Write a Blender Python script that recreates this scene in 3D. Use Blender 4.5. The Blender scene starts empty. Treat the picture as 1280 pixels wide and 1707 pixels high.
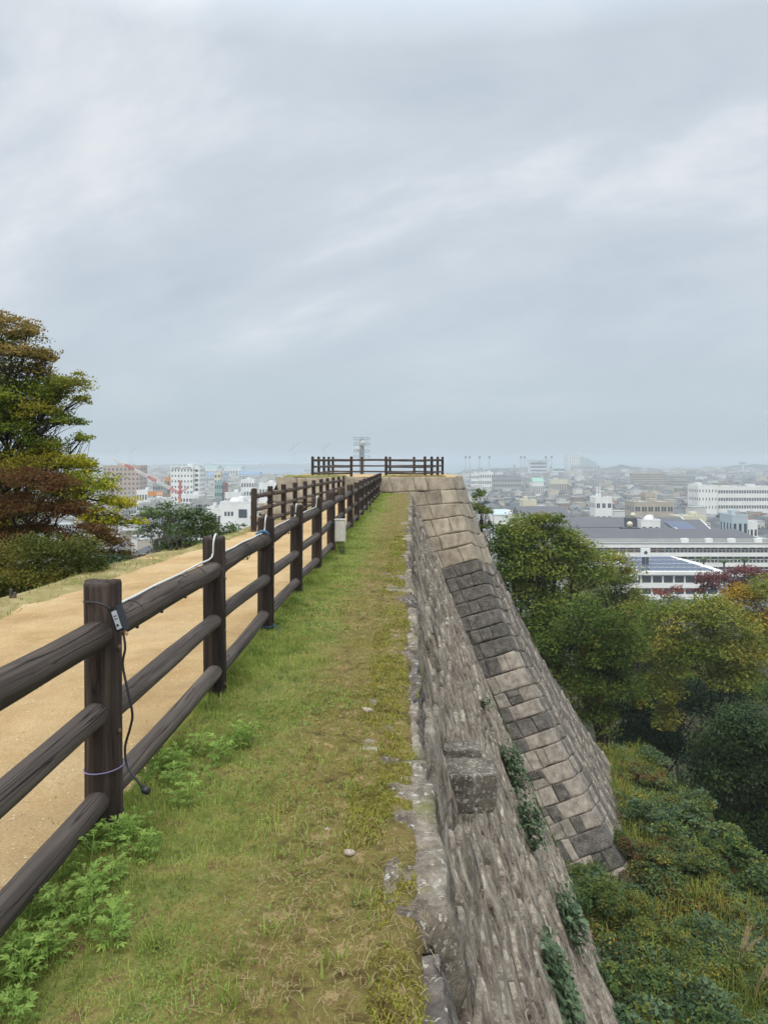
import bpy, math, random
import numpy as np
from mathutils import Vector, Matrix
R = math.radians
random.seed(7)
rng = np.random.default_rng(7)
sc = bpy.context.scene
C = sc.collection

# ------------------------------------------------------------------ camera
EYE = 1.565
FPX = 1250.0            # focal length in photograph pixels (photograph is 1280 x 1707)
cam_d = bpy.data.cameras.new('camera')
cam = bpy.data.objects.new('camera', cam_d); C.objects.link(cam)
cam.location = (0, 0, EYE); cam.rotation_euler = (R(90), 0, 0)
cam_d.sensor_fit = 'VERTICAL'; cam_d.sensor_height = 24.0
cam_d.lens = FPX / 1707 * 24.0
cam_d.shift_x = -30 / 1707; cam_d.shift_y = -88.5 / 1707
cam_d.clip_start = 0.05; cam_d.clip_end = 80000
sc.camera = cam

# ------------------------------------------------------------------ world, sun, exposure
SUN_EL, SUN_AZ = 50, 195      # degrees; azimuth of the sun measured clockwise from +Y
w = bpy.data.worlds.new('World'); sc.world = w; w.use_nodes = True
nt = w.node_tree; nt.nodes.clear()
def wn(t, **k):
    n = nt.nodes.new(t)
    for a, v in k.items(): setattr(n, a, v)
    return n
L = nt.links.new
sky = wn('ShaderNodeTexSky', sky_type='NISHITA', sun_disc=False)
sky.sun_elevation = R(SUN_EL); sky.sun_rotation = R(SUN_AZ); sky.dust_density = 3.0
tc = wn('ShaderNodeTexCoord')
sep = wn('ShaderNodeSeparateXYZ'); L(tc.outputs['Generated'], sep.inputs[0])
zc = wn('ShaderNodeMath', operation='MAXIMUM'); L(sep.outputs[2], zc.inputs[0]); zc.inputs[1].default_value = 0.0
za = wn('ShaderNodeMath', operation='ADD'); L(zc.outputs[0], za.inputs[0]); za.inputs[1].default_value = 0.55
dx = wn('ShaderNodeMath', operation='DIVIDE'); L(sep.outputs[0], dx.inputs[0]); L(za.outputs[0], dx.inputs[1])
dy = wn('ShaderNodeMath', operation='DIVIDE'); L(sep.outputs[1], dy.inputs[0]); L(za.outputs[0], dy.inputs[1])
cb = wn('ShaderNodeCombineXYZ'); L(dx.outputs[0], cb.inputs[0]); L(dy.outputs[0], cb.inputs[1])
mp0 = wn('ShaderNodeMapping'); mp0.inputs['Rotation'].default_value = (0, 0, R(22)); L(cb.outputs[0], mp0.inputs[0])
mp = wn('ShaderNodeMapping'); mp.inputs['Scale'].default_value = (0.85, 1.6, 1); mp.inputs['Location'].default_value = (2.1, 0.9, 0)
L(mp0.outputs[0], mp.inputs[0])
n1 = wn('ShaderNodeTexNoise'); n1.inputs['Scale'].default_value = 2.2; n1.inputs['Detail'].default_value = 7; n1.inputs['Roughness'].default_value = 0.58; n1.inputs['Distortion'].default_value = 0.25
L(mp.outputs[0], n1.inputs['Vector'])
r1 = wn('ShaderNodeValToRGB')
r1.color_ramp.elements[0].position = 0.28; r1.color_ramp.elements[0].color = (0.500, 0.570, 0.650, 1)
r1.color_ramp.elements[1].position = 0.76; r1.color_ramp.elements[1].color = (0.860, 0.880, 0.895, 1)
e = r1.color_ramp.elements.new(0.52); e.color = (0.605, 0.670, 0.740, 1)
L(n1.outputs['Fac'], r1.inputs[0])
hz = wn('ShaderNodeMapRange', interpolation_type='SMOOTHSTEP'); L(zc.outputs[0], hz.inputs[0])
hz.inputs[1].default_value = 0.0; hz.inputs[2].default_value = 0.22; hz.inputs[3].default_value = 1.0; hz.inputs[4].default_value = 0.0
mh = wn('ShaderNodeMix', data_type='RGBA'); L(hz.outputs[0], mh.inputs[0]); L(r1.outputs[0], mh.inputs[6]); mh.inputs[7].default_value = (0.500, 0.595, 0.660, 1)
# an overcast sky grows evenly brighter towards the zenith
zen = wn('ShaderNodeMapRange'); L(zc.outputs[0], zen.inputs[0])
zen.inputs[1].default_value = 0.48; zen.inputs[2].default_value = 1.0; zen.inputs[3].default_value = 10.0; zen.inputs[4].default_value = 42.0
sca = wn('ShaderNodeVectorMath', operation='SCALE'); L(mh.outputs[2], sca.inputs[0]); L(zen.outputs[0], sca.inputs['Scale'])
mx = wn('ShaderNodeMix', data_type='RGBA'); mx.inputs[0].default_value = 0.93
L(sky.outputs[0], mx.inputs[6]); L(sca.outputs[0], mx.inputs[7])
bg = wn('ShaderNodeBackground'); bg.inputs['Strength'].default_value = 0.1; L(mx.outputs[2], bg.inputs[0])
wo = wn('ShaderNodeOutputWorld'); L(bg.outputs[0], wo.inputs[0])

sun_d = bpy.data.lights.new('sun', 'SUN'); sun_d.energy = 1.5; sun_d.angle = R(40); sun_d.color = (1.0, 0.95, 0.88)
sun = bpy.data.objects.new('sun', sun_d); C.objects.link(sun)
sdir = Vector((math.sin(R(SUN_AZ)) * math.cos(R(SUN_EL)), math.cos(R(SUN_AZ)) * math.cos(R(SUN_EL)), math.sin(R(SUN_EL))))
sun.rotation_euler = sdir.to_track_quat('Z', 'Y').to_euler(); sun.location = (0, -20, 60)

vs = sc.view_settings
vs.view_transform = 'Standard'; vs.look = 'None'; vs.gamma = 1.0; vs.exposure = 0.08; vs.use_curve_mapping = False
cy = sc.cycles
cy.use_denoising = True; cy.max_bounces = 5; cy.diffuse_bounces = 3; cy.glossy_bounces = 2; cy.transmission_bounces = 3
cy.transparent_max_bounces = 4; cy.volume_bounces = 1; cy.caustics_reflective = False; cy.caustics_refractive = False
cy.use_adaptive_sampling = True; cy.adaptive_threshold = 0.015

# ------------------------------------------------------------------ helpers
def lin(h):
    h = h.lstrip('#'); out = []
    for i in (0, 2, 4):
        v = int(h[i:i+2], 16) / 255
        out.append(v / 12.92 if v <= 0.04045 else ((v + 0.055) / 1.055) ** 2.4)
    return tuple(out) + (1,)
def P(px, py, d):
    """a photograph pixel at distance d along +Y -> a point of the place"""
    return Vector(((px - 670) / FPX * d, d, EYE - (py - 765) / FPX * d))
def tag(o, label=None, cat=None, group=None, kind=None):
    if label: o['label'] = label
    if cat: o['category'] = cat
    if group: o['group'] = group
    if kind: o['kind'] = kind
    return o
def empty(name, loc=(0, 0, 0), rz=0.0):
    o = bpy.data.objects.new(name, None); C.objects.link(o); o.location = loc; o.rotation_euler = (0, 0, rz); o.empty_display_size = 0.2
    return o
def link(name, me, parent=None):
    o = bpy.data.objects.new(name, me); C.objects.link(o)
    if parent: o.parent = parent
    return o
def npmesh(name, V, F, mats, smooth=False, midx=None):
    """V (n,3), F (m,k) numpy arrays -> mesh"""
    V = np.asarray(V, np.float32); F = np.asarray(F, np.int32)
    me = bpy.data.meshes.new(name); k = F.shape[1]
    me.vertices.add(len(V)); me.vertices.foreach_set('co', V.ravel())
    me.loops.add(F.size); me.loops.foreach_set('vertex_index', F.ravel())
    me.polygons.add(len(F)); me.polygons.foreach_set('loop_start', np.arange(0, F.size, k, dtype=np.int32))
    if not isinstance(mats, (list, tuple)): mats = [mats]
    for m in mats: me.materials.append(m)
    if midx is not None: me.polygons.foreach_set('material_index', np.asarray(midx, np.int32))
    me.polygons.foreach_set('use_smooth', np.full(len(F), bool(smooth)))
    me.update(calc_edges=True)
    return me
class MB:
    """collects polygons of one part"""
    def __init__(s): s.v = []; s.f = []; s.m = []; s.cur = 0
    def add(s, vs, fs):
        b = len(s.v); s.v += [tuple(p) for p in vs]
        for f in fs: s.f.append(tuple(b + i for i in f)); s.m.append(s.cur)
        return s
    def box(s, x0, x1, y0, y1, z0, z1):
        return s.add([(x0,y0,z0),(x1,y0,z0),(x1,y1,z0),(x0,y1,z0),(x0,y0,z1),(x1,y0,z1),(x1,y1,z1),(x0,y1,z1)],
                     [(3,2,1,0),(4,5,6,7),(0,1,5,4),(1,2,6,5),(2,3,7,6),(3,0,4,7)])
    def tube(s, pts, r, n=6, cap=True):
        pts = [Vector(p) for p in pts]; rs = r if isinstance(r, (list, tuple)) else [r] * len(pts)
        b = len(s.v); up = None
        for i, p in enumerate(pts):
            t = (pts[min(i+1, len(pts)-1)] - pts[max(i-1, 0)]).normalized()
            if up is None: up = t.orthogonal().normalized()
            up = (up - t * up.dot(t)); up = up.normalized() if up.length > 1e-5 else t.orthogonal().normalized()
            q = t.cross(up)
            for k in range(n):
                a = 2 * math.pi * k / n; s.v.append(tuple(p + (up * math.cos(a) + q * math.sin(a)) * rs[i]))
        for i in range(len(pts) - 1):
            for k in range(n):
                k2 = (k + 1) % n; s.f.append((b+i*n+k, b+i*n+k2, b+(i+1)*n+k2, b+(i+1)*n+k)); s.m.append(s.cur)
        if cap:
            s.f.append(tuple(b + k for k in range(n))[::-1]); s.f.append(tuple(b + (len(pts)-1)*n + k for k in range(n))); s.m += [s.cur] * 2
        return s
    def lathe(s, prof, n=16, c=(0,0,0)):
        b = len(s.v)
        for (r, z) in prof:
            for k in range(n):
                a = 2 * math.pi * k / n; s.v.append((c[0] + r * math.cos(a), c[1] + r * math.sin(a), c[2] + z))
        for i in range(len(prof) - 1):
            for k in range(n):
                k2 = (k + 1) % n; s.f.append((b+i*n+k, b+i*n+k2, b+(i+1)*n+k2, b+(i+1)*n+k)); s.m.append(s.cur)
        s.f.append(tuple(b + k for k in range(n))[::-1]); s.f.append(tuple(b + (len(prof)-1)*n + k for k in range(n))); s.m += [s.cur] * 2
        return s
    def mesh(s, name, mats, smooth=False):
        me = bpy.data.meshes.new(name); me.from_pydata(s.v, [], s.f)
        for m in (mats if isinstance(mats, (list, tuple)) else [mats]): me.materials.append(m)
        me.polygons.foreach_set('material_index', s.m)
        if smooth: me.polygons.foreach_set('use_smooth', [True] * len(s.f))
        me.update(); return me
    def build(s, name, mats, parent=None, smooth=False): return link(name, s.mesh(name, mats, smooth), parent)
def smooth_pts(pts, k=6):
    """Catmull-Rom through points"""
    pts = [Vector(p) for p in pts]; out = []
    for i in range(len(pts) - 1):
        p0 = pts[max(i-1, 0)]; p1 = pts[i]; p2 = pts[i+1]; p3 = pts[min(i+2, len(pts)-1)]
        for j in range(k):
            t = j / k
            out.append(0.5 * ((2*p1) + (p2-p0)*t + (2*p0-5*p1+4*p2-p3)*t*t + (3*p1-p0-3*p2+p3)*t**3))
    out.append(pts[-1]); return out
def _hash(ix, iy, iz, seed):
    h = (ix.astype(np.int64) * 374761393 + iy.astype(np.int64) * 668265263 + iz.astype(np.int64) * 1274126177 + seed * 974711) & 0xffffffff
    h = ((h ^ (h >> 13)) * 1274126177) & 0xffffffff
    h = ((h ^ (h >> 15)) * 2246822519) & 0xffffffff
    return ((h ^ (h >> 16)) & 0xffff) / 65535.0
def vnoise(p, seed=0):
    i = np.floor(p).astype(np.int64); f = p - i; f = f * f * (3 - 2 * f); r = 0
    for a in (0, 1):
        for b in (0, 1):
            for c in (0, 1):
                wgt = (f[..., 0] if a else 1 - f[..., 0]) * (f[..., 1] if b else 1 - f[..., 1]) * (f[..., 2] if c else 1 - f[..., 2])
                r = r + wgt * _hash(i[..., 0] + a, i[..., 1] + b, i[..., 2] + c, seed)
    return r * 2 - 1
def fbm(p, oct=4, seed=0, gain=0.5):
    r = 0; a = 1.0; p = np.asarray(p, float)
    for k in range(oct): r = r + a * vnoise(p, seed + k * 17); p = p * 2.03 + 11.7; a *= gain
    return r
def sstep(a, b, x):
    t = np.clip((x - a) / (b - a), 0, 1); return t * t * (3 - 2 * t)
def grid_faces(nu, nv):
    i = np.arange(nu * nv).reshape(nv, nu)
    return np.stack([i[:-1, :-1].ravel(), i[:-1, 1:].ravel(), i[1:, 1:].ravel(), i[1:, :-1].ravel()], 1)

# ------------------------------------------------------------------ materials
class NM:
    def __init__(s, name):
        s.m = bpy.data.materials.new(name); s.m.use_nodes = True; s.t = s.m.node_tree
        s.b = s.t.nodes['Principled BSDF']; s.out = s.t.nodes['Material Output']
    def n(s, t, **k):
        o = s.t.nodes.new(t)
        for a, v in k.items(): setattr(o, a, v)
        return o
    def l(s, a, b): s.t.links.new(a, b)
    def coord(s, kind='Object', scale=(1, 1, 1), rnd=False):
        t = s.n('ShaderNodeTexCoord'); mp = s.n('ShaderNodeMapping'); mp.inputs['Scale'].default_value = scale
        if kind == 'World':
            g = s.n('ShaderNodeNewGeometry'); s.l(g.outputs['Position'], mp.inputs[0])
        else: s.l(t.outputs[kind], mp.inputs[0])
        if rnd:
            oi = s.n('ShaderNodeObjectInfo'); mu = s.n('ShaderNodeVectorMath', operation='SCALE'); mu.inputs[0].default_value = (37, 53, 71)
            s.l(oi.outputs['Random'], mu.inputs['Scale']); s.l(mu.outputs[0], mp.inputs['Location'])
        return mp.outputs[0]
    def noise(s, vec, scale, detail=5, rough=0.55, dist=0.0):
        o = s.n('ShaderNodeTexNoise'); s.l(vec, o.inputs['Vector'])
        o.inputs['Scale'].default_value = scale; o.inputs['Detail'].default_value = detail; o.inputs['Roughness'].default_value = rough; o.inputs['Distortion'].default_value = dist
        return o.outputs['Fac']
    def ramp(s, fac, stops, interp='LINEAR'):
        o = s.n('ShaderNodeValToRGB'); cr = o.color_ramp; cr.interpolation = interp
        while len(cr.elements) < len(stops): cr.elements.new(0.5)
        for e, (p, c) in zip(cr.elements, stops):
            e.position = p; e.color = lin(c) if isinstance(c, str) else (c, c, c, 1)
        s.l(fac, o.inputs[0]); return o.outputs[0]
    def mix(s, fac, a, b, mode='MIX'):
        o = s.n('ShaderNodeMix', data_type='RGBA', blend_type=mode)
        for i, v in ((0, fac), (6, a), (7, b)):
            if isinstance(v, (int, float)): o.inputs[i].default_value = v
            elif isinstance(v, str): o.inputs[i].default_value = lin(v)
            else: s.l(v, o.inputs[i])
        return o.outputs[2]
    def math(s, op, a, b=0.0):
        o = s.n('ShaderNodeMath', operation=op)
        for i, v in enumerate((a, b)):
            if isinstance(v, (int, float)): o.inputs[i].default_value = v
            else: s.l(v, o.inputs[i])
        return o.outputs[0]
    def rnd(s):
        g = s.n('ShaderNodeNewGeometry'); oi = s.n('ShaderNodeObjectInfo')
        a = s.math('ADD', g.outputs['Random Per Island'], oi.outputs['Random']); return s.math('FRACT', a)
    def bump(s, h, dist=0.01, strength=1.0, prev=None):
        o = s.n('ShaderNodeBump'); o.inputs['Distance'].default_value = dist; o.inputs['Strength'].default_value = strength
        s.l(h, o.inputs['Height'])
        if prev: s.l(prev, o.inputs['Normal'])
        return o.outputs[0]
    def fin(s, col, rough=0.85, nrm=None, spec=0.3, metal=0.0):
        if isinstance(col, str): s.b.inputs['Base Color'].default_value = lin(col)
        else: s.l(col, s.b.inputs['Base Color'])
        if isinstance(rough, (int, float)): s.b.inputs['Roughness'].default_value = rough
        else: s.l(rough, s.b.inputs['Roughness'])
        s.b.inputs['Specular IOR Level'].default_value = spec; s.b.inputs['Metallic'].default_value = metal
        if nrm: s.l(nrm, s.b.inputs['Normal'])
        return s.m
def plain(name, col, rough=0.7, spec=0.3, metal=0.0, var=0.12, scale=6.0):
    """painted or plain surface with slight dirt"""
    a = NM(name); v = a.coord('Object', rnd=True)
    c = a.mix(1.0, col, a.ramp(a.noise(v, scale, 4), [(0.3, 1 - var), (0.7, 1.0)]), 'MULTIPLY')
    return a.fin(c, rough, None, spec, metal)
def leafmat(name, cols, transl=0.25, nscale=0.6, rough=0.55, gain=1.5):
    """leaf colours differ from leaf to leaf and from bough to bough"""
    a = NM(name); v = a.coord('Object')
    f = a.math('ADD', a.math('MULTIPLY', a.rnd(), 0.30), a.math('MULTIPLY', a.ramp(a.noise(v, nscale, 3), [(0.3, 0.0), (0.7, 1.0)]), 0.70))
    n = len(cols); c = a.ramp(f, [(0.08 + 0.84 * i / (n - 1), k) for i, k in enumerate(cols)])
    gm = a.n('ShaderNodeVectorMath', operation='SCALE'); a.l(c, gm.inputs[0]); gm.inputs['Scale'].default_value = gain; c = gm.outputs[0]
    a.fin(c, rough, None, 0.12)
    tr = a.n('ShaderNodeBsdfTranslucent'); a.l(c, tr.inputs[0])
    ms = a.n('ShaderNodeMixShader'); ms.inputs[0].default_value = transl
    a.l(a.b.outputs[0], ms.inputs[1]); a.l(tr.outputs[0], ms.inputs[2]); a.l(ms.outputs[0], a.out.inputs[0])
    return a.m
def stonemat(name, base, dark, light, lichen=0.0, moss=0.0, fscale=3.0, bscale=1.0, con=0.19):
    a = NM(name); v = a.coord('World')
    f = a.noise(v, fscale, 8, 0.62)
    f = a.math('ADD', a.math('MULTIPLY', f, 0.65), a.math('MULTIPLY', a.noise(v, fscale * 5.3, 6, 0.65, 0.6), 0.35))
    c = a.ramp(f, [(0.50 - con, dark), (0.50, base), (0.50 + con, light)])
    c = a.mix(0.55, c, a.ramp(a.rnd(), [(0.0, 0.55), (1.0, 1.0)]), 'MULTIPLY')
    sp = a.noise(v, 55, 3, 0.7)
    c = a.mix(0.5, c, a.ramp(sp, [(0.35, 0.45), (0.6, 1.0)]), 'MULTIPLY')
    # rain stains running down the face
    stn = a.noise(a.coord('World', (1.6, 1.6, 0.35)), 2.2, 5, 0.6)
    c = a.mix(0.45, c, a.ramp(stn, [(0.42, 1.0), (0.62, 0.42)]), 'MULTIPLY')
    if lichen:
        lf = a.ramp(a.noise(v, 26, 6, 0.7), [(0.60 - lichen * 0.1, 0.0), (0.64 - lichen * 0.1, 1.0)])
        c = a.mix(a.math('MULTIPLY', lf, 0.75), c, '#b9b6aa')
    if moss:
        mf = a.ramp(a.noise(v, 2.3, 6, 0.6), [(0.62 - moss * 0.1, 0.0), (0.72 - moss * 0.1, 1.0)])
        c = a.mix(a.math('MULTIPLY', mf, 0.7), c, '#6b6a34')
    b = a.bump(a.noise(v, 28 * bscale, 6, 0.7), 0.012, 0.9)
    b = a.bump(a.noise(v, 120 * bscale, 2, 0.6), 0.004, 0.8, b)
    return a.fin(c, 0.92, b, 0.2)
def woodmat(name, dark, mid, light, axis):
    """axis: 0 along local Z (posts), 1 along local Y (rails)"""
    a = NM(name)
    sc_ = (9, 9, 0.55) if axis == 0 else (9, 0.55, 9)
    v = a.coord('Object', sc_, True)
    g = a.noise(v, 3.2, 8, 0.62, 0.6)
    c = a.ramp(g, [(0.28, dark), (0.52, mid), (0.75, light)])
    cr = a.noise(a.coord('Object', (14, 14, 0.25) if axis == 0 else (14, 0.25, 14), True), 2.0, 3, 0.5, 0.3)
    crack = a.ramp(cr, [(0.485, 0.0), (0.5, 1.0), (0.515, 0.0)])
    c = a.mix(a.math('MULTIPLY', crack, 0.85), c, '#0c0a09')
    blot = a.noise(a.coord('Object', (1, 1, 1), True), 5, 4)
    c = a.mix(0.5, c, a.ramp(blot, [(0.35, 0.62), (0.65, 1.0)]), 'MULTIPLY')
    oi = a.n('ShaderNodeObjectInfo'); c = a.mix(0.6, c, a.ramp(oi.outputs['Random'], [(0.0, 0.5), (1.0, 1.0)]), 'MULTIPLY')
    if axis == 0:      # scuffed, muddy foot of the post
        sz = a.n('ShaderNodeSeparateXYZ'); a.l(a.coord('Object'), sz.inputs[0]); foot = a.ramp(a.math('ADD', sz.outputs[2], a.math('MULTIPLY', a.noise(a.coord('Object', rnd=True), 30, 3), 0.12)), [(0.05, 1.0), (0.12, 0.0)])
        c = a.mix(a.math('MULTIPLY', foot, 0.7), c, '#8a7460')
    b = a.bump(a.math('SUBTRACT', g, crack), 0.006, 0.8)
    return a.fin(c, a.ramp(g, [(0.3, 0.7), (0.7, 0.9)]), b, 0.25)
M = {}
M['post'] = woodmat('post_wood', '#241d19', '#463a33', '#65574e', 0)
M['rail'] = woodmat('rail_wood', '#443a33', '#635850', '#82766b', 1)
M['railtop'] = woodmat('top_rail_wood', '#382f28', '#574b42', '#776a5f', 1)
M['stone_pale'] = stonemat('pale_granite', '#b4a58f', '#8e7f6c', '#cdbfa9', 0.0, 0.0, 2.0)
M['stone_mid'] = stonemat('weathered_granite', '#ab9e8e', '#776b5f', '#c4b8a7', 0.08, 0.0, 3.4, 1.0, 0.16)
M['stone_dark'] = stonemat('dark_granite', '#6b645c', '#45403a', '#8b8277', 0.15, 0.0, 3.4, 1.0, 0.16)
M['stone_wall'] = stonemat('rough_wall_granite', '#a08f7c', '#594a3e', '#d0c2ae', 0.12, 0.0, 2.0, 0.6, 0.12)
M['stone_wall2'] = stonemat('grey_wall_granite', '#9a8c7b', '#5a4d41', '#c8baa6', 0.15, 0.05, 2.4, 0.6, 0.12)
M['stone_cap'] = stonemat('capstone_granite', '#8f8272', '#5a4e43', '#bdb09d', 0.22, 0.6, 5.0, 1.0, 0.14)
M['stone_capd'] = stonemat('brown_capstone', '#6e645c', '#4a413b', '#968b80', 0.3, 0.1, 3.0)
M['joint'] = plain('joint_earth', '#2a2622', 0.95, 0.1)
M['spout'] = stonemat('spout_granite', '#7d7468', '#3f3930', '#a39a88', 0.4, 0.15, 5.0)
M['bark'] = stonemat('bark', '#4a4038', '#2c2621', '#6a5e52', 0.0, 0.0, 6.0)
M['bark_grey'] = stonemat('grey_bark', '#6b635b', '#4a443e', '#8a8278', 0.0, 0.0, 6.0)
# ------------------------------------------------------------------ ground, sea, haze
PLAIN = -56.4; SEA = -57.6; TZ = -17.0; PT = 0.605
def zg(y): return 0.004 * np.maximum(np.asarray(y, float) - 3, 0) - 0.0104 * np.asarray(y, float)
def zgf(y): return float(zg(y))
def ground_z(x, y):
    x = np.asarray(x, float); y = np.asarray(y, float)
    xr = x - 15.5 - 0.5 * np.sin(y * 0.35); yr = y - 47.8
    do = np.maximum(np.maximum(xr, yr), 0) + 0.35 * np.minimum(np.maximum(xr, 0), np.maximum(yr, 0))
    zr = TZ - np.minimum(9.0, do * 4.0) - np.maximum(0, do - 2.2) * 0.42
    lo = np.maximum(0, -5.4 - x)
    zl = -0.75 - 0.3 * sstep(14, 19, y) * np.minimum(lo, 3) - 0.66 * lo - 0.012 * y - 0.55 * np.maximum(0, y - 46)
    zl = np.where((x > -5.4) & (y < 46), np.minimum(zl, -2.2), zl)
    t = np.where(y < 46, np.where(x > -1.2, 1.0, 0.0), sstep(-9, 3, x))
    t = np.where((y < 46) & (x > -1.2) & (x < 5), 1.0, t)
    z = zr * t + zl * (1 - t)
    p = np.stack([x, y, 0 * x], -1)
    hill = z > PLAIN + 4
    z = z + np.where(hill, 0.35 * fbm(p * 0.22, 3, 5) + 0.12 * fbm(p * 0.9, 2, 6), 0)
    z = np.maximum(z, PLAIN + 0.4 * fbm(p * 0.004, 2, 8))
    # harbour and open sea
    q = x / np.maximum(y, 1)
    wet = (y > 2150) & (q > -0.235) & (q < -0.125) & (y < 6000)
    wet |= (y > 3050 + 160 * np.sin(x / 500) + 700 * sstep(0.25, 0.5, q)) & (q > -0.13)
    wet |= (y > 4390)
    return np.where(wet, -62.0, z)
def axis(*segs):
    out = []
    for a, b, s in segs: out += list(np.arange(a, b, s))
    return np.array(out + [segs[-1][1]])
gx = axis((-9000, -3000, 400), (-3000, -600, 90), (-600, -120, 30), (-120, -30, 4), (-30, 45, 0.75), (45, 160, 5), (160, 600, 25), (600, 3000, 90), (3000, 9000, 400))
gy = axis((-300, -60, 20), (-60, -10, 5), (-10, 62, 0.75), (62, 180, 4), (180, 600, 25), (600, 2000, 70), (2000, 4400, 40))
GX, GY = np.meshgrid(gx, gy)
a = NM('hill_and_plain'); v = a.coord('World')
f1 = a.noise(v, 0.5, 8, 0.6); soil = a.ramp(f1, [(0.3, '#1f2114'), (0.5, '#33331e'), (0.7, '#4a4229')])
tw = a.noise(v, 0.02, 6, 0.7); town = a.ramp(tw, [(0.35, '#5d5f5c'), (0.5, '#74736d'), (0.6, '#51593f'), (0.75, '#8a867c')])
gsep = a.n('ShaderNodeSeparateXYZ'); gg = a.n('ShaderNodeNewGeometry'); a.l(gg.outputs['Position'], gsep.inputs[0])
hm = a.ramp(a.math('MULTIPLY', gsep.outputs[1], 0.001), [(0.27, 1.0), (0.30, 0.0)])
M['ground'] = a.fin(a.mix(hm, town, soil), 0.95, a.bump(a.noise(v, 3, 5), 0.1, 0.6), 0.1)
g = link('ground', npmesh('ground', np.stack([GX.ravel(), GY.ravel(), ground_z(GX, GY).ravel()], 1), grid_faces(len(gx), len(gy)), M['ground'], True))
tag(g, kind='structure')
a = NM('sea_water'); v = a.coord('World')
M['sea'] = a.fin('#5f7480', 0.25, a.bump(a.noise(v, 0.08, 4), 0.6, 0.5), 0.5)
mb = MB(); mb.add([(-29000, 1900, SEA), (29000, 1900, SEA), (29000, 29000, SEA), (-29000, 29000, SEA)], [(0, 1, 2, 3)])
tag(mb.build('sea', M['sea']), kind='structure')
def hill_sheet(name, cx, cy, rx, ry, h, mat, seed, n=40, base=SEA - 1):
    u = np.linspace(-1, 1, n); U, W = np.meshgrid(u, u); r = np.sqrt(U * U + W * W)
    p = np.stack([U * 3, W * 3, U * 0 + seed], -1)
    z = base + (h - base) * np.clip((1 - r ** 2), 0, 1) ** 0.8 * (0.85 + 0.25 * fbm(p, 4, seed)) * np.where(r < 1, 1, 0)
    o = link(name, npmesh(name, np.stack([(cx + U * rx).ravel(), (cy + W * ry).ravel(), z.ravel()], 1), grid_faces(n, n), mat, True))
    return tag(o, kind='structure')
a = NM('far_woods'); v = a.coord('World'); M['far_woods'] = a.fin(a.ramp(a.noise(v, 0.05, 6, 0.7), [(0.3, '#2c3a26'), (0.7, '#4d5a3a')]), 0.95, a.bump(a.noise(v, 0.08, 6, 0.7), 6, 0.8), 0.1)
q = P(972, 778, 4700); hill_sheet('island', q.x, 4700, 90, 160, 17, M['far_woods'], 3)
# spit of land with harbour works on the far side of the water, and the wooded headlands
mb = MB(); mb.add([(-9000, 4450, SEA + 1.5), (-560, 4450, SEA + 1.5), (-420, 5200, SEA + 1.5), (-9000, 6500, SEA + 1.5)], [(0, 1, 2, 3)])
tag(mb.build('far_shore', M['ground']), kind='structure')

hb = MB(); hb.box(-30000, 30000, -320, 30000, -66, 27)
hm_ = bpy.data.materials.new('haze'); hm_.use_nodes = True; t_ = hm_.node_tree; t_.nodes.clear()
pv = t_.nodes.new('ShaderNodeVolumePrincipled'); pv.inputs['Color'].default_value = (0.73, 0.785, 0.82, 1); pv.inputs['Density'].default_value = 0.00035; pv.inputs['Anisotropy'].default_value = 0.15
ho = t_.nodes.new('ShaderNodeOutputMaterial'); t_.links.new(pv.outputs[0], ho.inputs['Volume'])
tag(hb.build('haze', hm_), 'pale sea haze hanging over the town', None, None, 'stuff')

# ------------------------------------------------------------------ path, grass strip, verge
def sheet(name, x0, x1, y0, y1, res, zf, mat, kind='structure', parent=None, warp=False):
    nx = max(2, int((x1 - x0) / res) + 1); ys = [y0]
    while ys[-1] < y1: ys.append(ys[-1] + res * max(1.0, abs(ys[-1]) / 6))
    ys[-1] = y1; X, Y = np.meshgrid(np.linspace(x0, x1, nx), np.array(ys))
    if warp: X = x0 + (X - x0) / (x1 - x0) * (lipx_(Y) - 0.03 - x0)
    o = link(name, npmesh(name, np.stack([X.ravel(), Y.ravel(), zf(X, Y).ravel()], 1), grid_faces(nx, len(ys)), mat, True), parent)
    return tag(o, kind=kind) if kind else o
def path_z(X, Y):
    p = np.stack([X, Y, X * 0], -1); drop = 2.2 * sstep(14.5, 18, Y) * np.maximum(0, -4.65 + 0.045 * np.maximum(Y - 8, 0) - X)
    return zg(Y) - drop - 0.05 - 0.035 * np.maximum(0, -1.4 - X) + 0.012 * fbm(p * 0.8, 2, 3) + 0.006 * fbm(p * 6, 3, 4)
def lipx_(y): return 0.13 + 0.35 * sstep(10, 40, np.asarray(y, float))
def strip_z(X, Y):
    p = np.stack([X, Y, X * 0], -1)
    e = -1.30 + 0.10 * fbm(p * np.array([0, 1.3, 0]), 3, 9)
    z = zg(Y) + 0.02 * fbm(p * 1.6, 3, 10) + 0.012 * fbm(p * 7, 3, 11) + 0.006 * fbm(p * 28, 2, 12)
    z = z - 0.14 * sstep(0.0, 0.25, e - X)
    edge = 0.07 + 0.35 * sstep(10, 40, Y) + 0.13 * fbm(p * np.array([0, 1.1, 0]), 3, 13) + 0.06 * fbm(p * np.array([1, 3, 0]), 2, 14)
    return z + 0.014 - 0.10 * sstep(0.0, 0.24, X - edge) - 0.2 * sstep(0.0, 0.1, X - lipx_(Y) + 0.09)
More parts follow.
